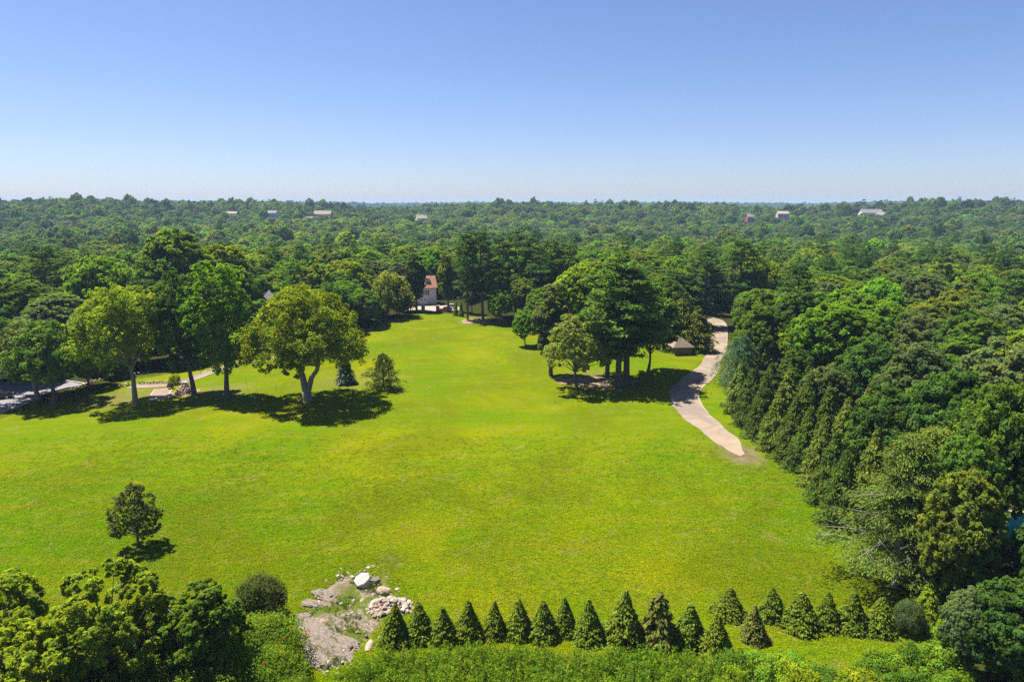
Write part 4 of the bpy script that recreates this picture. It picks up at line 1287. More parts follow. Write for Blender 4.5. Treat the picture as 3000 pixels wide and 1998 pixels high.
# the white boulder
bp = D(838, 1352)
pts = [(-.35, -.25, 0), (.45, -.40, 0), (.65, .35, 0), (0, .6, 0), (-.45, .4, 0), (-1.05, -.30, .92), (-.55, -.82, .70), (.22, -.62, .95), (.62, -.05, 1.22), (.42, .62, 1.46), (-.42, .72, 1.38), (-1.05, .25, 1.12), (.55, -.5, .45), (-.75, -.45, .45), (-.25, .05, 1.50), (.2, .25, 1.56), (-.6, -.25, 1.22)]
bm = bmesh.new()
for q in pts: bm.verts.new(q)
bmesh.ops.convex_hull(bm, input=bm.verts[:])
bmesh.ops.dissolve_limit(bm, angle_limit=.12, verts=bm.verts[:], edges=bm.edges[:])
bmesh.ops.bevel(bm, geom=bm.edges[:], offset=.035, segments=1, affect='EDGES')
bmesh.ops.triangulate(bm, faces=bm.faces[:])
me = bpy.data.meshes.new("boulder"); bm.to_mesh(me); bm.free()
boul = tag(new_obj("boulder", me, None, M['white_boulder'], (bp.x, bp.y, bp.z + .02)), "large angular white boulder on top of the rock outcrop", "boulder")
boul.scale = (.82, .82, .85)
b2 = D(852, 1345)
o = tag(new_obj("boulder", rock_mesh("boulder", 77, .5, .45, .6, 1, .2), None, M['grey_rock'], (b2.x + .45, b2.y + .1, b2.z + .35)), "smaller grey block leaning against the white boulder", "boulder")
b3 = D(882, 1362)
o = tag(new_obj("boulder", rock_mesh("boulder", 78, .7, .55, .45, 2, .2), None, M['tan_stone'], (b3.x, b3.y, b3.z + .2)), "tan boulder between the white boulder and the stone pile", "boulder")
b4 = D(848, 1487)
o = tag(new_obj("boulder", rock_mesh("boulder", 79, .32, .85, .22, 2, .2), None, M['tan_stone'], (b4.x, b4.y, b4.z + .1)), "long tan stone in the grass left of the first small spruce", "boulder")
# stone pile
sp_c = D(897, 1398)
pile = thing("stone_pile", (sp_c.x, sp_c.y, sp_c.z), "heap of tan field stones behind the first small spruce", "stone pile")
for i in range(230):
    r_ = math.sqrt(rng.uniform(0, 1)); q = rng.uniform(0, 6.28)
    x, y = 2.1 * r_ * math.cos(q), 1.35 * r_ * math.sin(q)
    stone(pile, 'tan_stone' if rng.random() < .62 else 'pale_stone', (x, y, .08 + rng.uniform(.35, 1) * .85 * (1 - r_ ** 1.6)), rng.uniform(.15, .31), rng)

# ------------------------------------------------------------------ walls, paths and planter at the left
s = NT('brick_path'); pz = s.pos()
f, g = s.noise(pz, 3.0, 5, .7), s.noise(pz, .6, 4, .6)
col = s.mix(f, (0.15, 0.10, 0.075), (0.28, 0.20, 0.155)); col = s.mix(s.ramp(g, [(.4, 0), (.7, .5)]), col, (0.25, 0.21, 0.18))
M['brick_path'] = s.bsdf(col, .9, .15, bump=f, bump_d=.03)
def path_strip(pts, width, dz=.06):
    L = resample([D(*q) for q in pts], 40)
    l, r = [], []
    for i, p in enumerate(L):
        d = L[min(i + 1, 39)] - L[max(i - 1, 0)]; d.z = 0; d.normalize()
        sd_ = Vector((-d.y, d.x, 0)) * width / 2
        l.append(p - sd_); r.append(p + sd_)
    o = tag(new_obj("brick_path", strip_mesh("brick_path", l, r, dz, 3), None, M['brick_path']), None, kind="structure")
    edging("kerb", l, .16, .14, M['edging_stone'], o); edging("kerb", r, .16, .14, M['edging_stone'], o)
    return l, r
path_strip([(300, 889), (345, 888), (400, 884), (440, 873), (480, 858), (530, 843), (575, 832), (640, 822), (690, 812)], 2.2)
path_strip([(364, 921), (368, 908), (378, 893)], 3.2, .064)
def stone_wall(name, pts, h, label, n_per=1.0, seed=1):
    rng = np.random.default_rng(seed)
    L = catmull([D(*q) for q in pts], .55 / n_per)
    o = thing(name, L[len(L) // 2], label, "wall")
    c = o.location
    k = 0
    for i, p in enumerate(L):
        for z in np.arange(.12, h, .24):
            if k >= 290: return o
            stone(o, 'tan_stone' if rng.random() < .7 else 'pale_stone', (p.x - c.x + rng.normal(0, .06), p.y - c.y + rng.normal(0, .06), p.z - c.z + z), .30, rng, .55); k += 1
    return o
stone_wall("stone_wall", [(275, 893), (290, 888), (320, 884), (360, 882), (400, 881), (438, 878)], .65, "low curved tan stone wall along the brick path behind the leaning tree", 1, 5)
stone_wall("stone_wall", [(165, 895), (200, 884), (240, 872), (290, 864), (340, 858)], .55, "long low garden wall running from the parking yard to the path", .7, 6)
stone_wall("stone_wall", [(440, 866), (500, 846), (560, 832), (600, 822)], .35, "thin line of edging stones above the brick path", .8, 7)
stone_wall("stone_wall", [(235, 812), (270, 808), (310, 806)], .6, "pale stone wall at the back of the garden lawn", .8, 8)
tp_ = D(427, 903)
planter = thing("tiered_planter", tp_, "round tiered planter of stacked stones topped by a pale rock", "planter")
for t_, (rad, z0) in enumerate([(1.75, .0), (1.4, .42), (1.02, .84), (.6, 1.24)]):
    n = int(rad * 13)
    for j in range(n):
        q = 6.283 * (j + .5 * (t_ % 2)) / n
        for zz in (0.1, .3):
            stone(planter, 'tan_stone' if rng.random() < .7 else 'pale_stone', (rad * math.cos(q), rad * math.sin(q), z0 + zz), .24, rng, .6)
me = rock_mesh("top_rock", 81, .8, .65, .6, 2, .2); new_obj("top_rock", me, planter, M['pale_stone'], (-.1, .1, 1.75))
m = MB(); m.tube([(0, 0, 0), (0, 0, .85), (0, 0, 1.35)], [1.62, 1.3, .5], 20); m.build("soil_core", M['mulch'], planter)
disc("planter_apron", (tp_.x - .1, tp_.y - .2), 2.9, 2.3, M['mulch'], .07, 5, kind="structure")
put('round_bush', 'bush_fine', 393, 894, 879, 15, (0.075, 0.085, 0.02), "clipped round bush beside the brick path", 'shrub')
put('small_tree', 'bush1', 402, 884, 862, 26, 'gold-green', "little yellow-green bush beside the tiered planter path", 'shrub')
plain('post_grey', (.14, .13, .12), .7, .3)
for i, (x, y, h) in enumerate([(462, 860, 1.7), (505, 845, 1.7), (535, 838, 1.7), (592, 905, .9), (565, 882, .9), (634, 894, 1.2), (33, 938, 1.6)]):
    q = D(x, y); m = MB(); m.tube([(0, 0, -.1), (0, 0, h * .5), (.02, 0, h)], [.035, .03, .03], 6); m.tube([(0, 0, h), (0, 0, h + .06)], [.05, .05], 6)
    tag(m.build("fence_post", M['post_grey'], None, True, q), ["thin post above the brick path, first right of the planter", "thin post above the brick path, second right of the planter", "thin post above the brick path, third right of the planter",
        "short post in the grass right of the tallest narrow tree", "short post in the grass left of the tallest narrow tree's shadow", "short post under the left side of the huge maple", "slim marker post at the kerb of the parking yard"][i], "post", "thin garden posts")
dp = D(1090, 739)
disc("bare_ground", (dp.x, dp.y), 4.2, 3.0, M['mulch'], .06, 9, kind="structure")
dm = D(1375, 882)
disc("mulch_ground", (dm.x, dm.y + 1.5), 7.5, 3.6, M['mulch'], .055, 12, kind="structure", n=40)
for i in range(9):
    q = D(1280 + 20 * i + rng.uniform(0, 14), rng.uniform(862, 905))
    tag(new_obj("field_stone", STONES['pale_stone'][i % 6], None, None, (q.x, q.y, q.z + .05)), "%s pale field stone from the left under the pine clump" % ORDN[i], "stone", "stones under the pine clump").scale = (rng.uniform(.3, .7), rng.uniform(.3, .6), .3)

# ------------------------------------------------------------------ buildings
plain('white_siding', (0.55, 0.54, 0.53), .7, .2, .05)
plain('white_trim', (0.80, 0.80, 0.79), .5, .3, .03)
plain('terracotta', (0.225, 0.118, 0.076), .9, .05, .35, 1.2)
plain('slate', (0.075, 0.073, 0.082), .95, .03, .25, 1.5)
plain('grey_shingle', (0.21, 0.20, 0.20), .92, .05, .2, 1.5)
plain('dark_shutter', (0.03, 0.035, 0.04), .5, .4, .1)
plain('cream_wall', (0.62, 0.54, 0.44), .8, .2, .08)
plain('tan_roof', (0.33, 0.25, 0.215), .9, .05, .15)
plain('pink_wall', (0.52, 0.33, 0.27), .8, .2, .1)
plain('brick_red', (0.30, 0.085, 0.06), .9, .2, .2)
plain('curtain', (0.6, 0.6, 0.58), .9, .1, .1)
s = NT('window_glass'); M['window_glass'] = s.bsdf((0.03, 0.04, 0.05), .08, .6)

def window(parent, x, y, z, w, h, shutters=False, name="window"):
    """opening on a wall facing -y at depth y: frame, pane, bars"""
    m = MB()
    for dx in (-w / 2 - .05, w / 2 + .05): m.box((x + dx, y - .03, z), (.10, .10, h + .2))
    for dz in (-h / 2 - .05, h / 2 + .05): m.box((x, y - .03, z + dz), (w, .10, .10))
    m.box((x, y - .045, z), (.05, .05, h)); m.box((x, y - .043, z), (w, .04, .05))
    f = m.build(name, M['white_trim'], parent)
    m = MB(); m.box((x, y - .012, z), (w, .02, h)); m.build("pane", M['window_glass'], f)
    if shutters:
        for s_ in (-1, 1):
            m = MB(); cx = x + s_ * (w / 2 + .36)
            m.box((cx, y - .03, z), (.46, .05, h + .1))
            for k in range(9): m.box((cx, y - .065, z - h / 2 + (k + .5) * h / 9), (.38, .03, h / 14))
            m.build("shutter", M['dark_shutter'], f)
    return f

def gable_roof(parent, w, d, z, rise, over, mat, name="roof", hip=0.0, cx=0.0, cy=0.0, thick=.18):
    """ridge along x; hip > 0 pulls the ridge ends in"""
    hw, hd = w / 2 + over, d / 2 + over
    zz = z - over * rise / (d / 2)
    rw = hw - hip
    V = [(-hw, -hd, zz), (hw, -hd, zz), (hw, hd, zz), (-hw, hd, zz), (-rw, 0, z + rise), (rw, 0, z + rise)]
    V += [(a, b, c - thick) for a, b, c in V]
    V = [(a + cx, b + cy, c) for a, b, c in V]
    F = [(0, 1, 5, 4), (2, 3, 4, 5), (1, 2, 5), (3, 0, 4), (7, 6, 10, 11), (9, 8, 11, 10), (8, 7, 11), (6, 9, 10), (0, 6, 7, 1), (1, 7, 8, 2), (2, 8, 9, 3), (3, 9, 6, 0)]
    if hip <= 0.001:
        F = [(0, 1, 5, 4), (2, 3, 4, 5), (7, 6, 10, 11), (9, 8, 11, 10), (0, 6, 7, 1), (2, 8, 9, 3), (1, 7, 11, 5), (2, 5, 11, 8), (0, 4, 10, 6), (3, 9, 10, 4)]
    m = MB(); m.add(V, F)
    return m.build(name, mat, parent)

def house(name, loc, rz, w, d, wall_h, rise, label, wall='white_siding', roof='slate', wins=(), hip=0.0, chim=None, dormers=(), over=.45, chim_mat='white_siding', base_drop=1.5):
    o = thing(name, loc, label, "house", None, rz)
    m = MB()
    z0 = -base_drop
    m.box((0, 0, (z0 + wall_h) / 2), (w, d, wall_h - z0))
    if hip <= 0.001:
        for s_ in (-1, 1):
            x = s_ * (w / 2)
            m.add([(x, -d / 2, wall_h), (x, d / 2, wall_h), (x, 0, wall_h + rise), (x - s_ * .2, -d / 2, wall_h), (x - s_ * .2, d / 2, wall_h), (x - s_ * .2, 0, wall_h + rise)], [(0, 1, 2), (5, 4, 3), (0, 2, 5, 3), (1, 4, 5, 2)])
    m.build("wall", M[wall], o)
    r_ = gable_roof(o, w, d, wall_h + .12, rise, over, M[roof], hip=hip)
    for (x, z, ww, hh, sh) in wins: window(o, x, -d / 2, z, ww, hh, sh)
    for (x, y, hh) in (chim or []):
        m = MB(); m.box((x, y, wall_h + rise + hh / 2 - .9), (.9, .7, hh + 1.0)); m.box((x, y, wall_h + rise + hh - .32), (1.05, .85, .16))
        m.build("chimney", M[chim_mat], r_)
    for (x, w_) in dormers:
        yb = -d / 2 * .52; zb = wall_h + .12 + rise * .48
        m = MB(); m.box((x, yb + .5, zb + .55), (w_, 1.8, 1.3)); dm_ = m.build("dormer", M[wall], r_)
        window(dm_, x, yb - .4, zb + .62, w_ * .55, .85)
        gable = gable_roof(dm_, w_, 2.0, zb + 1.2, .45, .12, M[roof], cx=x, cy=yb + .5)
        gable.name = "dormer_roof"
    return o

# the white house behind the crest of the lawn
hp = D(981, 704)
dpt = depth_of(hp); sc = dpt / 2000 * K
hx, hy = hp.x, hp.y + 4.2
Hh = house("white_house", (hx - 6.6, hy + 2.6, hp.z), math.radians(15), 17, 9, 5.9, 3.4, "white two-storey house with terracotta roof behind the crest of the lawn", roof='terracotta',
           wins=[(4.9, 4.1, 1.0, 1.7, True), (-1.5, 4.1, 1.0, 1.7, True), (-5.5, 4.1, 1.0, 1.7, True)], chim=[(-5.6, .2, 1.2)], dormers=[(5.6, 1.5)])
m = MB(); m.box((4.0, -4.53, 1.15), (2.7, .06, 2.3)); g_ = m.build("garage_door", M['white_trim'], Hh)
for dx in (-.62, .62):
    m = MB(); m.box((4.0 + dx, -4.575, 1.75), (.95, .03, .55)); m.build("pane", M['window_glass'], g_)
m = MB(); m.box((4.0, -4.575, 1.15), (.06, .03, 2.2)); m.box((4.0, -4.572, 1.36), (2.6, .02, .05)); m.box((4.0, -4.572, .7), (2.6, .02, .05)); m.build("door_rail", M['white_siding'], g_)
m = MB()
for k in range(22): m.box((0, -4.512, .2 + k * .26), (16.96, .03, .022))
m.build("siding_board", M['white_siding'], Hh)
HAND_XY.append((hx - 6, hy + 3, 11.5))
HAND_XY.append((hx + 2, hy - 12, 9))
fc = D(985, 711)
disc("forecourt", (fc.x, fc.y + 3.5), 11, 9, plain('forecourt_gravel', (0.30, 0.24, 0.20), .95, .1, .2, 1.0), .05, 31, kind="structure")
for i, (x, y) in enumerate([(999, 716), (1011.5, 716)]):
    pass
for x, y, lab in [(973, 717, "left stone gate pier before the white house"), (1006.5, 717, "right stone gate pier before the white house")]:
    q = D(x, y); o = thing("gate_pier", q, lab, "pier", "stone gate piers")
    m = MB(); m.box((0, 0, .8), (1.0, 1.0, 2.0)); m.build("shaft", M['wall_stone'], o)
    m = MB(); m.box((0, 0, 1.87), (1.25, 1.25, .14)); m.build("cap", M['edging_stone'], o)
# grey gabled house at the left
lp = D(592, 775)
house("grey_house", (lp.x + 1, lp.y + 6, lp.z), math.radians(104), 13, 9, 5.6, 5.4, "white house with steep grey gabled roof behind the left trees", roof='grey_shingle', wins=[(-3, 3.6, 1.0, 1.4, False), (1, 3.6, 1.0, 1.4, False)], dormers=[(-2.5, 1.6)])
HAND_XY.append((lp.x + 1, lp.y + 6, 10)); CLEAR.append((lp.x + 3, lp.y - 10, 6, 14))
# hidden dark roof right, pale house beyond the drive
rp = D(1975, 905)
house("slate_house", (rp.x + 2, rp.y + 2, rp.z), math.radians(-38), 13, 9, 4.0, 2.4, "house with dark slate hip roof half hidden in the right woods", wall='cream_wall', roof='slate', hip=3.8, wins=[(-4, 2.4, 1.1, 1.4, False), (0, 2.4, 1.1, 1.4, False), (4, 2.4, 1.1, 1.4, False)])
HAND_XY.append((rp.x + 2, rp.y + 2, 9)); CLEAR.append((rp.x + 1, rp.y - 9, 4, 9))
vp = D(1752, 758)
house("cream_house", (vp.x + 6, vp.y + 8, vp.z), math.radians(8), 14, 9, 5.8, 3.4, "pale pinkish house glimpsed between trees right of the driveway", wall='pink_wall', roof='grey_shingle', wins=[(-5, 4.2, 1.2, 1.6, False), (-5, 1.6, 1.2, 1.6, False), (-2, 4.2, 1.2, 1.6, False), (2, 4.2, 1.2, 1.6, False), (-2, 1.6, 1.2, 1.6, False)])
HAND_XY.append((vp.x + 6, vp.y + 8, 9.5)); CLEAR.append((vp.x - 1, vp.y - 8, 3.5, 16))
# stone hut
q = D(1570, 817)
hut = thing("stone_hut", q, "little square stone hut with shingled hip roof beside the driveway", "hut", None, math.radians(6))
W_, Dp_ = 4.0, 4.0
s = NT('hut_stone'); co = s.objc(); mp = s.n("ShaderNodeMapping"); mp.inputs['Scale'].default_value = (1.5, 1.5, 3.2); s.l(co, mp.inputs[0])
vv = s.n("ShaderNodeTexVoronoi"); vv.inputs['Scale'].default_value = 2.0; s.l(mp.outputs[0], vv.inputs['Vector'])
v2 = s.n("ShaderNodeTexVoronoi", feature='DISTANCE_TO_EDGE'); v2.inputs['Scale'].default_value = 2.0; s.l(mp.outputs[0], v2.inputs['Vector'])
sepc = s.n("ShaderNodeSeparateColor"); s.l(vv.outputs['Color'], sepc.inputs[0])
col = s.mix(sepc.outputs[0], (0.13, 0.095, 0.06), (0.36, 0.28, 0.18)); col = s.mix(s.ramp(v2.outputs['Distance'], [(.0, 1.0), (.07, 0.0)]), col, (0.06, 0.05, 0.04))
M['hut_stone'] = s.bsdf(col, .95, .1, bump=s.ramp(v2.outputs['Distance'], [(0, 0.0), (.12, 1.0)]), bump_d=.06)
m = MB(); m.box((0, 2.0, .85), (W_, Dp_, 2.3)); m.build("wall", M['hut_stone'], hut)
# courses of proud stones on the two faces toward the lawn
rngh = np.random.default_rng(3)
sb = [None] * 4
for k in range(4):
    m = MB(); m.box((0, 0, 0), ([.55, .42, .68, .34][k], .10, .20)); me = m.mesh("stone"); me.materials.append(M['hut_stone']); sb[k] = me
for zc in np.arange(.05, 1.95, .23):
    x = -W_ / 2 + .1
    while x < W_ / 2 - .3:
        k = int(rngh.integers(0, 4)); wdt = [.55, .42, .68, .34][k]
        if x + wdt > W_ / 2: break
        o = new_obj("stone", sb[k], hut); o.location = (x + wdt / 2, -.02 - rngh.uniform(0, .03), zc + .1)
        x += wdt + .035
plain('cedar_shingle', (0.20, 0.155, 0.12), .9, .15, .4, 2.5)
V = [(-2.55, -.55, 1.95), (2.55, -.55, 1.95), (2.55, 4.55, 1.95), (-2.55, 4.55, 1.95), (-.35, 2.0, 3.75), (.35, 2.0, 3.75)]
V += [(a, b, c - .14) for a, b, c in V[:4]]
m = MB(); m.add(V, [(0, 1, 5, 4), (1, 2, 5), (2, 3, 4, 5), (3, 0, 4), (0, 6, 7, 1), (1, 7, 8, 2), (2, 8, 9, 3), (3, 9, 6, 0), (9, 8, 7, 6)])
rf = m.build("roof", M['cedar_shingle'], hut)
for row in range(9):
    t = row / 9; y0, z0 = -.58 + t * 2.55, 1.97 + t * 1.80
    half = 2.55 + (.35 - 2.55) * t
    m = MB(); m.box((0, y0 + .14, z0 + .09), (half * 2 - .05, .05, .045)); m.build("shingle_course", M['cedar_shingle'], rf)
m = MB(); m.box((-.9, 2, 1.0), (.2, .2, .2)); 
HAND_XY.append((q.x, q.y + 2, 4.5))
m = MB(); lpz = D(1545, 815); m.tube([(0, 0, -.1), (0, 0, .5), (0, 0, 1.5)], [.05, .045, .04], 8); m.box((0, 0, 1.66), (.22, .22, .30)); m.box((0, 0, 1.84), (.30, .30, .05))
tag(m.build("garden_lantern", M['post_grey'], None, False, lpz), "thin grey lantern post left of the stone hut", "lamp post")

# houses on the far ridge
FAR = [(743, 505, 24, 9, 7.0, 4.5, 'white_siding', 'tan_roof', "largest pale mansion on the far left ridge, tan roof", 0, 0), (716, 512, 15, 9, 4.0, 3.2, 'white_siding', 'grey_shingle', "low white gabled house just left of the far pale mansion", .3, 0),
       (628, 499, 13, 9, 6.0, 3.0, 'white_siding', 'grey_shingle', "white two-storey house among trees left of the far mansion", -.2, 0), (532, 497, 17, 8, 3.4, 2.6, 'white_siding', 'tan_roof', "long low pale house on the far left ridge", 0, 0),
       (968, 508, 14, 9, 4.4, 4.0, 'white_siding', 'tan_roof', "pale roofed house on the far ridge above the white house", .5, 0), (2000, 503, 30, 10, 5.5, 4.5, 'cream_wall', 'grey_shingle', "wide grey-roofed mansion on the far right ridge", .1, 0),
       (2030, 506, 16, 9, 4.0, 3.6, 'white_siding', 'grey_shingle', "pale wing at the right of the far grey-roofed mansion", -.5, 0), (1798, 500, 15, 9, 5.5, 3.0, 'pink_wall', 'tan_roof', "pinkish house far off above the driveway pines", 0, 0),
       (1722, 508, 8, 7, 6.0, 3.5, 'brick_red', 'grey_shingle', "small red brick house with tall chimney far off above the driveway", .2, 1), (2268, 478, 16, 9, 4.2, 3.0, 'white_siding', 'grey_shingle', "white house on the skyline near the right edge", 0, 0)]
for i, (x, y, w, d, wh, ri, wl, rf_, lab, rz, ch) in enumerate(FAR):
    r_t = [1000, 960, 960, 980, 930, 960, 950, 960, 900, 1230][i]
    dd = ray(x * K, y * K); t = r_t / dd.y; X, Y = dd.x * t, dd.y * t; zr = CAM_H + dd.z * t       # (x, y) is the middle of the wall
    g0 = gz(X, Y); zb = zr - wh * .5 + [4.5, 3, 2.5, 2, 1.5, 5.5, 5, 2.5, 2.5, 2][i]
    wn = [(-w / 2 + (k + .7) * w / 6.4, zz, 1.3, 1.6, False) for k in range(6) for zz in ((wh * .28, wh * .74) if wh > 5 else (wh * .5,))]
    house("far_house", (X, Y, zb), rz, w, d, wh, ri, lab, wl, rf_, wins=wn, over=.5, chim=[(w * .3, 0, 2.5 if ch else 1.3)], chim_mat='brick_red' if ch else 'white_siding', base_drop=max(1.0, zb - g0 + 1))
    CLEAR.append((X, Y, w * .62 + 4, d + 3)); CLEAR.append((X * .978, Y - 21, w * .5 + 2, 19))

# dead snag in the right woods
q = D(1975, 815); m = MB()
m.tube([(0, 0, -.2), (.1, 0, 2.5), (-.15, .1, 5.0), (.25, 0, 7.2), (.2, .1, 8.6)], [.42, .36, .30, .26, .16], 8); m.tube([(-.1, 0, 3.6), (1.0, .2, 4.3), (1.7, .2, 5.3)], [.22, .2, .12], 7)
snag = thing("dead_snag", q, "broken dead tree trunk standing in the right woods", "snag"); m.build("trunk", M['bark_bare'], snag, True)
HAND_XY.append((q.x, q.y, 5)); CLEAR.append((q.x - 2, q.y - 8, 5, 9))

# swimming pool glimpsed at the right edge
q = D(2325, 1236)
pool = thing("swimming_pool", q, "turquoise swimming pool with pale coping at the right edge", "pool", None, math.radians(-12))
s = NT('pool_water'); M['pool_water'] = s.bsdf(s.mix(s.noise(s.pos(), 1.5, 3), (0.04, 0.45, 0.44), (0.10, 0.62, 0.58)), .25, .2)
m = MB(); m.box((0, 0, .05), (7, 11, .08)); m.build("water", M['pool_water'], pool)
m = MB()
for c, d in (((0, 6.2, .08), (9.4, 1.4, .2)), ((0, -6.2, .08), (9.4, 1.4, .2)), ((-4.1, 0, .08), (1.2, 11, .2)), ((4.1, 0, .08), (1.2, 11, .2))): m.box(c, d)
m.build("coping", M['edging_stone'], pool)
HAND_XY.append((q.x, q.y, 9)); CLEAR.append((q.x - 4, q.y - 9, 5, 10))

# ------------------------------------------------------------------ cars
s = NT('tyre'); M['tyre'] = s.bsdf((0.012, 0.012, 0.012), .9, .2)
s = NT('rim'); M['rim'] = s.bsdf((0.45, 0.45, 0.46), .3, .5, metal=.8)
s = NT('lamp_glass'); M['lamp_glass'] = s.bsdf((0.7, 0.7, 0.68), .1, .6)
s = NT('tail_glass'); M['tail_glass'] = s.bsdf((0.35, 0.01, 0.01), .15, .6)
def car(name, loc, rz, col, label, suv=False):
    o = thing(name, loc, label, "car", None, rz)
    s = NT(name + "_paint"); pm = s.bsdf(col, .22, .6)
    H_, L_, W = (1.75, 4.7, 1.9) if suv else (1.42, 4.4, 1.8)
    bl = .98 if suv else .86
    prof = [(-L_ / 2, .38), (-L_ / 2 + .04, .72), (-L_ / 2 + .25, bl - .04), (-L_ * .19, bl), (L_ * .30, bl + .04), (L_ / 2 - .08, bl + .02), (L_ / 2, .7), (L_ / 2 - .02, .38), (L_ * .1, .26), (-L_ * .1, .26)]
    def extr(pr, w0, nm, mat, par, taper=None):
        bm = bmesh.new(); a = [bm.verts.new((x, -w0 / 2 * (taper(z) if taper else 1), z)) for x, z in pr]; b = [bm.verts.new((x, w0 / 2 * (taper(z) if taper else 1), z)) for x, z in pr]
        n = len(pr); bm.faces.new(a); bm.faces.new(list(reversed(b)))
        for i in range(n): bm.faces.new((a[(i + 1) % n], a[i], b[i], b[(i + 1) % n]))
        bmesh.ops.recalc_face_normals(bm, faces=bm.faces[:])
        bmesh.ops.bevel(bm, geom=bm.edges[:], offset=.05, segments=2, affect='EDGES')
        me = bpy.data.meshes.new(nm); bm.to_mesh(me); bm.free(); return new_obj(nm, me, par, mat)
    extr(prof, W, "body", pm, o)
    tp = lambda z: 1 - .16 * (z - bl) / (H_ - bl)
    r0 = L_ * .46 if suv else L_ * .40
    extr([(-L_ * .20, bl - .06), (-L_ * .06, H_ - .05), (L_ * .05, H_), (r0 - .35, H_ - .04), (r0, bl - .05)], W * .93, "cabin_glass", M['window_glass'], o, tp)
    extr([(-L_ * .055, H_ - .07), (L_ * .05, H_ + .02), (r0 - .38, H_ - .02), (r0 - .30, H_ - .09)], W * .80, "roof", pm, o)
    for sx in (-.31, .31):
        for sy in (-1, 1):
            m = MB(); m.tube([(sx * L_, sy * (W / 2 - .22), .33), (sx * L_, sy * (W / 2 + .01), .33)], [.34, .34], 18); wh = m.build("wheel", M['tyre'], o)
            m = MB(); m.tube([(sx * L_, sy * (W / 2 - .02), .33), (sx * L_, sy * (W / 2 + .03), .33)], [.21, .19], 14); m.build("rim", M['rim'], wh)
    for sy in (-1, 1):
        m = MB(); m.box((-L_ / 2 + .03, sy * W * .36, .70), (.08, .34, .14)); m.build("headlight", M['lamp_glass'], o)
        m = MB(); m.box((L_ / 2 - .03, sy * W * .38, .78), (.08, .26, .20)); m.build("tail_light", M['tail_glass'], o)
        m = MB(); m.box((-L_ * .15, sy * (W / 2 + .08), bl + .08), (.12, .2, .14)); m.build("mirror", pm, o)
    return o
q = D(3, 917); car("parked_suv", (q.x - .6, q.y, q.z + .06), math.radians(-150), (0.012, 0.013, 0.018), "dark suv parked at the left edge of the yard", True)
q = D(1023, 717); car("parked_car", (q.x, q.y + 1.0, q.z + .03), math.radians(4), (0.50, 0.012, 0.025), "red car parked just right of the right gate pier")
q = D(1029, 711); car("parked_car", (q.x + .5, q.y + 1.5, q.z + .06), math.radians(15), (0.5, 0.52, 0.55), "silver car parked behind the red one")
# ------------------------------------------------------------------ woods: nearest trees one by one, the rest as one mass
ORD = ["leftmost", "second from left", "third from left", "fourth from left", "fifth from left", "sixth from left", "seventh from left", "eighth from left", "ninth from left", "tenth from left",
       "eleventh from left", "twelfth from left"]
def project(x, y, z):
    dz = z - CAM_H
    dp = y * CT - dz * ST
    return 1500 + 2000 * x / dp, 999 - 2000 * (y * ST + dz * CT) / dp, dp

rng = np.random.default_rng(77)
def field(lo, hi, step):
    n = int(2 * hi / step)
    gx_, gy_ = np.meshgrid(np.arange(-hi, hi, step), np.arange(0, hi, step * .9))
    gx_ = gx_ + (np.arange(gx_.shape[0])[:, None] % 2) * step * .5
    x = gx_.ravel() + rng.uniform(-.36, .36, gx_.size) * step
    y = gy_.ravel() + rng.uniform(-.36, .36, gx_.size) * step
    r = np.hypot(x, y)
    k = (r >= lo) & (r < hi) & (np.abs(x) < .93 * y + 22)
    return x[k], y[k]

def open_ground(x, y):
    """where nothing of the wood stands"""
    b = signed(LAWN, x, y) > -4.5
    b |= (y < 62) & (x < 40)
    b |= (x < -14) & (x > -190) & (y < 172 + .10 * x)         # garden left of the lawn: placed by hand
    b |= (np.abs(x + 22) < 26) & (y > 195) & (y < 246)        # forecourt of the white house
    b |= edge_dist(DRIVE_POLY, x, y) < 4.5
    for (cx, cy, rx, ry) in CLEAR:
        b |= ((x - cx) / rx) ** 2 + ((y - cy) / ry) ** 2 < 1
    return b

HAND = np.array(HAND_XY)
x1, y1 = field(58, 430, 8.6)
ok = ~open_ground(x1, y1)
for hx, hy, hr in HAND:
    ok &= np.hypot(x1 - hx, y1 - hy) > hr
x1, y1 = x1[ok], y1[ok]
o = np.argsort(np.hypot(x1, y1)); x1, y1 = x1[o], y1[o]
u1, v1, d1 = project(x1, y1, ground_z(x1, y1) + 14)
seen = (u1 > -120) & (u1 < 3120)

KINDS = [('mid green', .26), ('dark green', .14), ('grey-green', .17), ('yellow-green', .13), ('olive green', .14), ('bright green', .16)]
kn = [k for k, _ in KINDS]; kp = np.array([p for _, p in KINDS]); kp = kp / kp.sum()

def region(u, r, x):
    if r > 215 and 1000 < u < 1500: return "behind the white house"
    if u < 1000: return "left of the lawn"
    if u < 2060: return "behind the pine clump"
    return "right of the driveway"

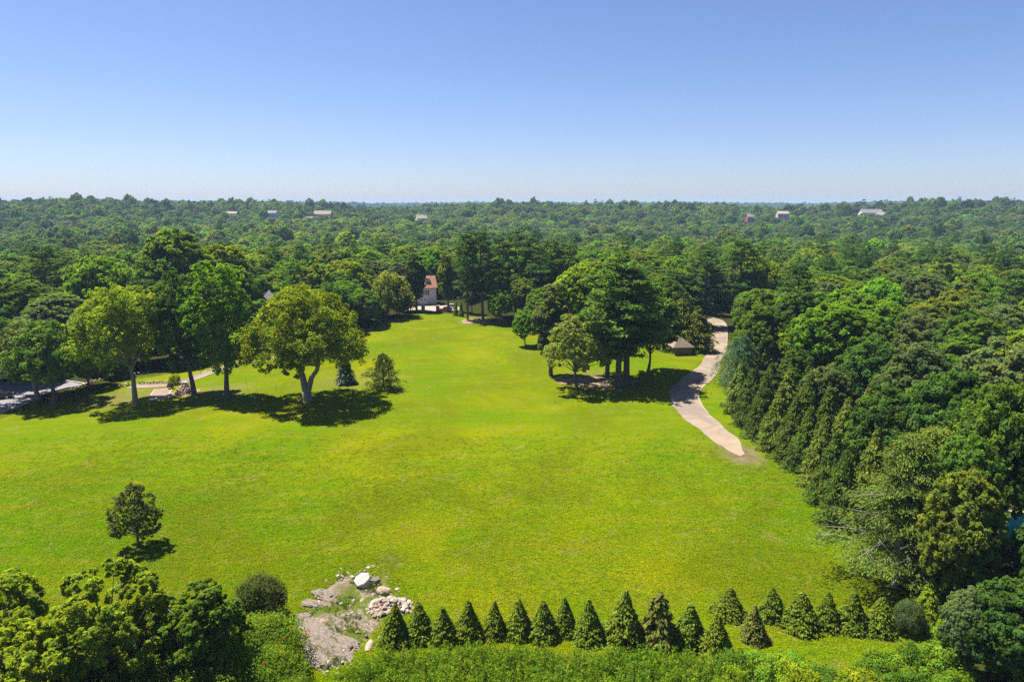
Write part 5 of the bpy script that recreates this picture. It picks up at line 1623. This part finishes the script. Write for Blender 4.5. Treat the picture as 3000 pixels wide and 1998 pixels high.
RECS, REST = [], []
nb = 0; npn = 0
for i in range(len(x1)):
    X, Y = x1[i], y1[i]; r = math.hypot(X, Y)
    pineish = rng.random() < (.07 if Y > 150 else .04)
    spr = (not pineish) and rng.random() < .05
    tn = kn[rng.choice(len(kn), p=kp)]
    h = rng.uniform(11.5, 17.5) if not pineish else rng.uniform(17, 23)
    if r < 130: h *= .85
    w = rng.uniform(10.0, 15.5) if not pineish else rng.uniform(7.5, 10.5)
    if spr: h, w = rng.uniform(9, 14), rng.uniform(5, 7.5)
    key = PINES[rng.integers(0, 4)] if pineish else SPRUCE[rng.integers(0, 3)] if spr else BROAD[rng.integers(0, len(BROAD))]
    if pineish: tn = 'pine green'
    if spr: tn = ['pine green', 'deep olive', 'blue-green'][rng.integers(0, 3)]
    rec = [X, Y, h, w, key, tn, pineish, spr, u1[i], r]
    if seen[i] and nb < 262 and r < 330:
        RECS.append(rec); nb += 1
    else:
        REST.append(rec)

from collections import defaultdict
groups = defaultdict(list)
for q in RECS:
    kind = "pine" if q[6] else "spruce" if q[7] else "tree"
    reg = region(q[8], q[9], q[0])
    size = "tall" if q[2] > (20 if q[6] else 14.5) else "low"
    band = "front rank" if q[9] < 125 else "second rank" if q[9] < 170 else "third rank" if q[9] < 215 else "fourth rank" if q[9] < 255 else "deeper rank" if q[9] < 290 else "far rank"
    groups[(size, q[5], kind, band, reg)].append(q)
for (size, tn, kind, band, reg), L in groups.items():
    L.sort(key=lambda q: q[8])
    for k, q in enumerate(L):
        lead = "" if len(L) == 1 else ORD[min(k, 11)] + " "
        t = tn if kind == "tree" else tn
        label = "%s%s %s %s, %s, %s" % (lead, size, t, kind, band, reg)
        nm = {"pine": "pine_tree", "spruce": "spruce_tree", "tree": "leafy_tree"}[kind]
        plant(nm, q[4], (q[0], q[1], gz(q[0], q[1])), q[2], q[3], tn, label, "tree", "woodland trees " + reg, rz=rng.uniform(0, 6.28))

# far mass of wood
def lod(seed, n_l, cl, per, leaf, pf, hh, rr):
    return broadleaf(seed, hh, .15, rr, lobes=n_l, clumps=cl, per=per, leaf=leaf, prof=pf, flat=.85)[0]
near_sh = [PROTO[k][0].copy() for k in BROAD]
pine_sh = [PROTO[k][0].copy() for k in PINES[:2]]
mid_sh = [lod(500 + i, 12, 11, 30, .42, pf, 16, 6.2) for i, pf in enumerate(['round', 'oval', 'spread', 'round'])]
midp = [pine(520, 22, 4.6, base=.15, whorls=11, leaf=.7, per=10)[0]]
far_sh = [lod(540 + i, 10, 7, 14, .85, pf, 16, 6.4) for i, pf in enumerate(['round', 'oval', 'spread', 'round'])]
farp = [pine(560, 22, 4.4, base=.15, whorls=8, leaf=1.2, per=5)[0]]
shapes = near_sh + pine_sh + mid_sh + midp + far_sh + farp
for me in shapes:
    me.materials.clear(); me.materials.append(M['leaf_far'])
H0 = [PROTO[k][2] for k in BROAD] + [24, 24] + [16] * 4 + [22] + [16] * 4 + [22]
R0 = [PROTO[k][3] for k in BROAD] + [5, 5] + [6.2] * 4 + [4.6] + [6.4] * 4 + [4.4]
P, I, S, T = [], [], [], []
def add_far(X, Y, h, w, i, tn, f):
    P.append((X, Y, gz(X, Y) - .4)); I.append(i); S.append((w / 2 / R0[i], w / 2 / R0[i], h / H0[i]))
    T.append(tuple(c * f * 1.98 for c in GREEN[tn]))
for q in REST:
    i = 8 + int(q[6] and PINES.index(q[4]) % 2) if q[6] else (BROAD.index(q[4]) if not q[7] else 9)
    add_far(q[0], q[1], q[2], q[3], i, q[5], rng.uniform(.85, 1.15))
def band(lo, hi, step, base_i, n_b, pine_i, hs, ws, pp, dim=1.0):
    X, Y = field(lo, hi, step)
    k = ~open_ground(X, Y); X, Y = X[k], Y[k]
    n = len(X)
    Z = ground_z(X, Y) - .4
    pn_ = rng.random(n) < pp
    ii = np.where(pn_, pine_i, base_i + rng.integers(0, n_b, n))
    h = rng.uniform(*hs, n) * np.where(pn_, 1.25, 1.0) * np.where(rng.random(n) < .07, rng.uniform(1.15, 1.5, n), 1.0); w = rng.uniform(*ws, n) * np.where(pn_, .72, 1.0)
    P.extend(np.stack([X, Y, Z], 1)); I.extend(ii)
    r0 = np.array(R0)[ii]; h0 = np.array(H0)[ii]
    S.extend(np.stack([w / 2 / r0, w / 2 / r0, h / h0], 1))
    tb = np.array([GREEN[k] for k in kn]) * 1.98
    # stands of one colour as well as single odd trees
    patch = (np.sin(X / 90 + 2 * np.sin(Y / 130)) * np.sin(Y / 70 + X / 160) + rng.normal(0, .55, n))
    kk = np.clip(((patch + 1.4) / 2.8 * len(kn)).astype(int), 0, len(kn) - 1)
    order = np.array([1, 0, 2, 4, 5, 3])
    t = tb[order[kk]] * rng.uniform(.75, 1.35, (n, 1))
    t[pn_] = np.array(GREEN['pine green']) * 1.5
    odd = rng.random(n)
    t[odd < .006] = GREEN['purple-brown']
    T.extend(t * np.array([dim * .94, dim, dim * 1.25]))  # bluish distance haze painted into the leaf tint, farther bands dimmer
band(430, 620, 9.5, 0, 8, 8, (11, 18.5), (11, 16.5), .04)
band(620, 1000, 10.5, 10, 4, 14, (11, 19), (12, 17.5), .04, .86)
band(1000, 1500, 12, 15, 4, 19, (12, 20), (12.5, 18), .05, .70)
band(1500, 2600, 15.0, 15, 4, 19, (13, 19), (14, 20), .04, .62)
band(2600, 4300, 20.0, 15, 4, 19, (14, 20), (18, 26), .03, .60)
n = len(P)
rot = np.zeros((n, 3)); rot[:, 2] = rng.uniform(0, 6.28, n)
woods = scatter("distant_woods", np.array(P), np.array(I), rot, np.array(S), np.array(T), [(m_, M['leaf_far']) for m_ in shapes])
tag(woods, "unbroken mass of green woods rolling back to the horizon", "woods")
print("individual trees", len(RECS), "mass", n, "tufts", len(grass.data.vertices))
# ------------------------------------------------------------------ air
hz = NT('haze'); vol = hz.n("ShaderNodeVolumePrincipled")
vol.inputs['Color'].default_value = (0.48, 0.70, 1.0, 1)
vol.inputs['Density'].default_value = 1.2e-4
vol.inputs['Anisotropy'].default_value = 0.0
hz.l(vol.outputs[0], hz.out.inputs['Volume'])
zlo = float(min(v.co.z for v in gm.vertices)) - 1.5
mb = MB(); mb.box((0, 3200, (zlo + 70) / 2), (14100, 7700, 70 - zlo))
haze = mb.build("haze", hz.m)
tag(haze, None, kind="stuff")
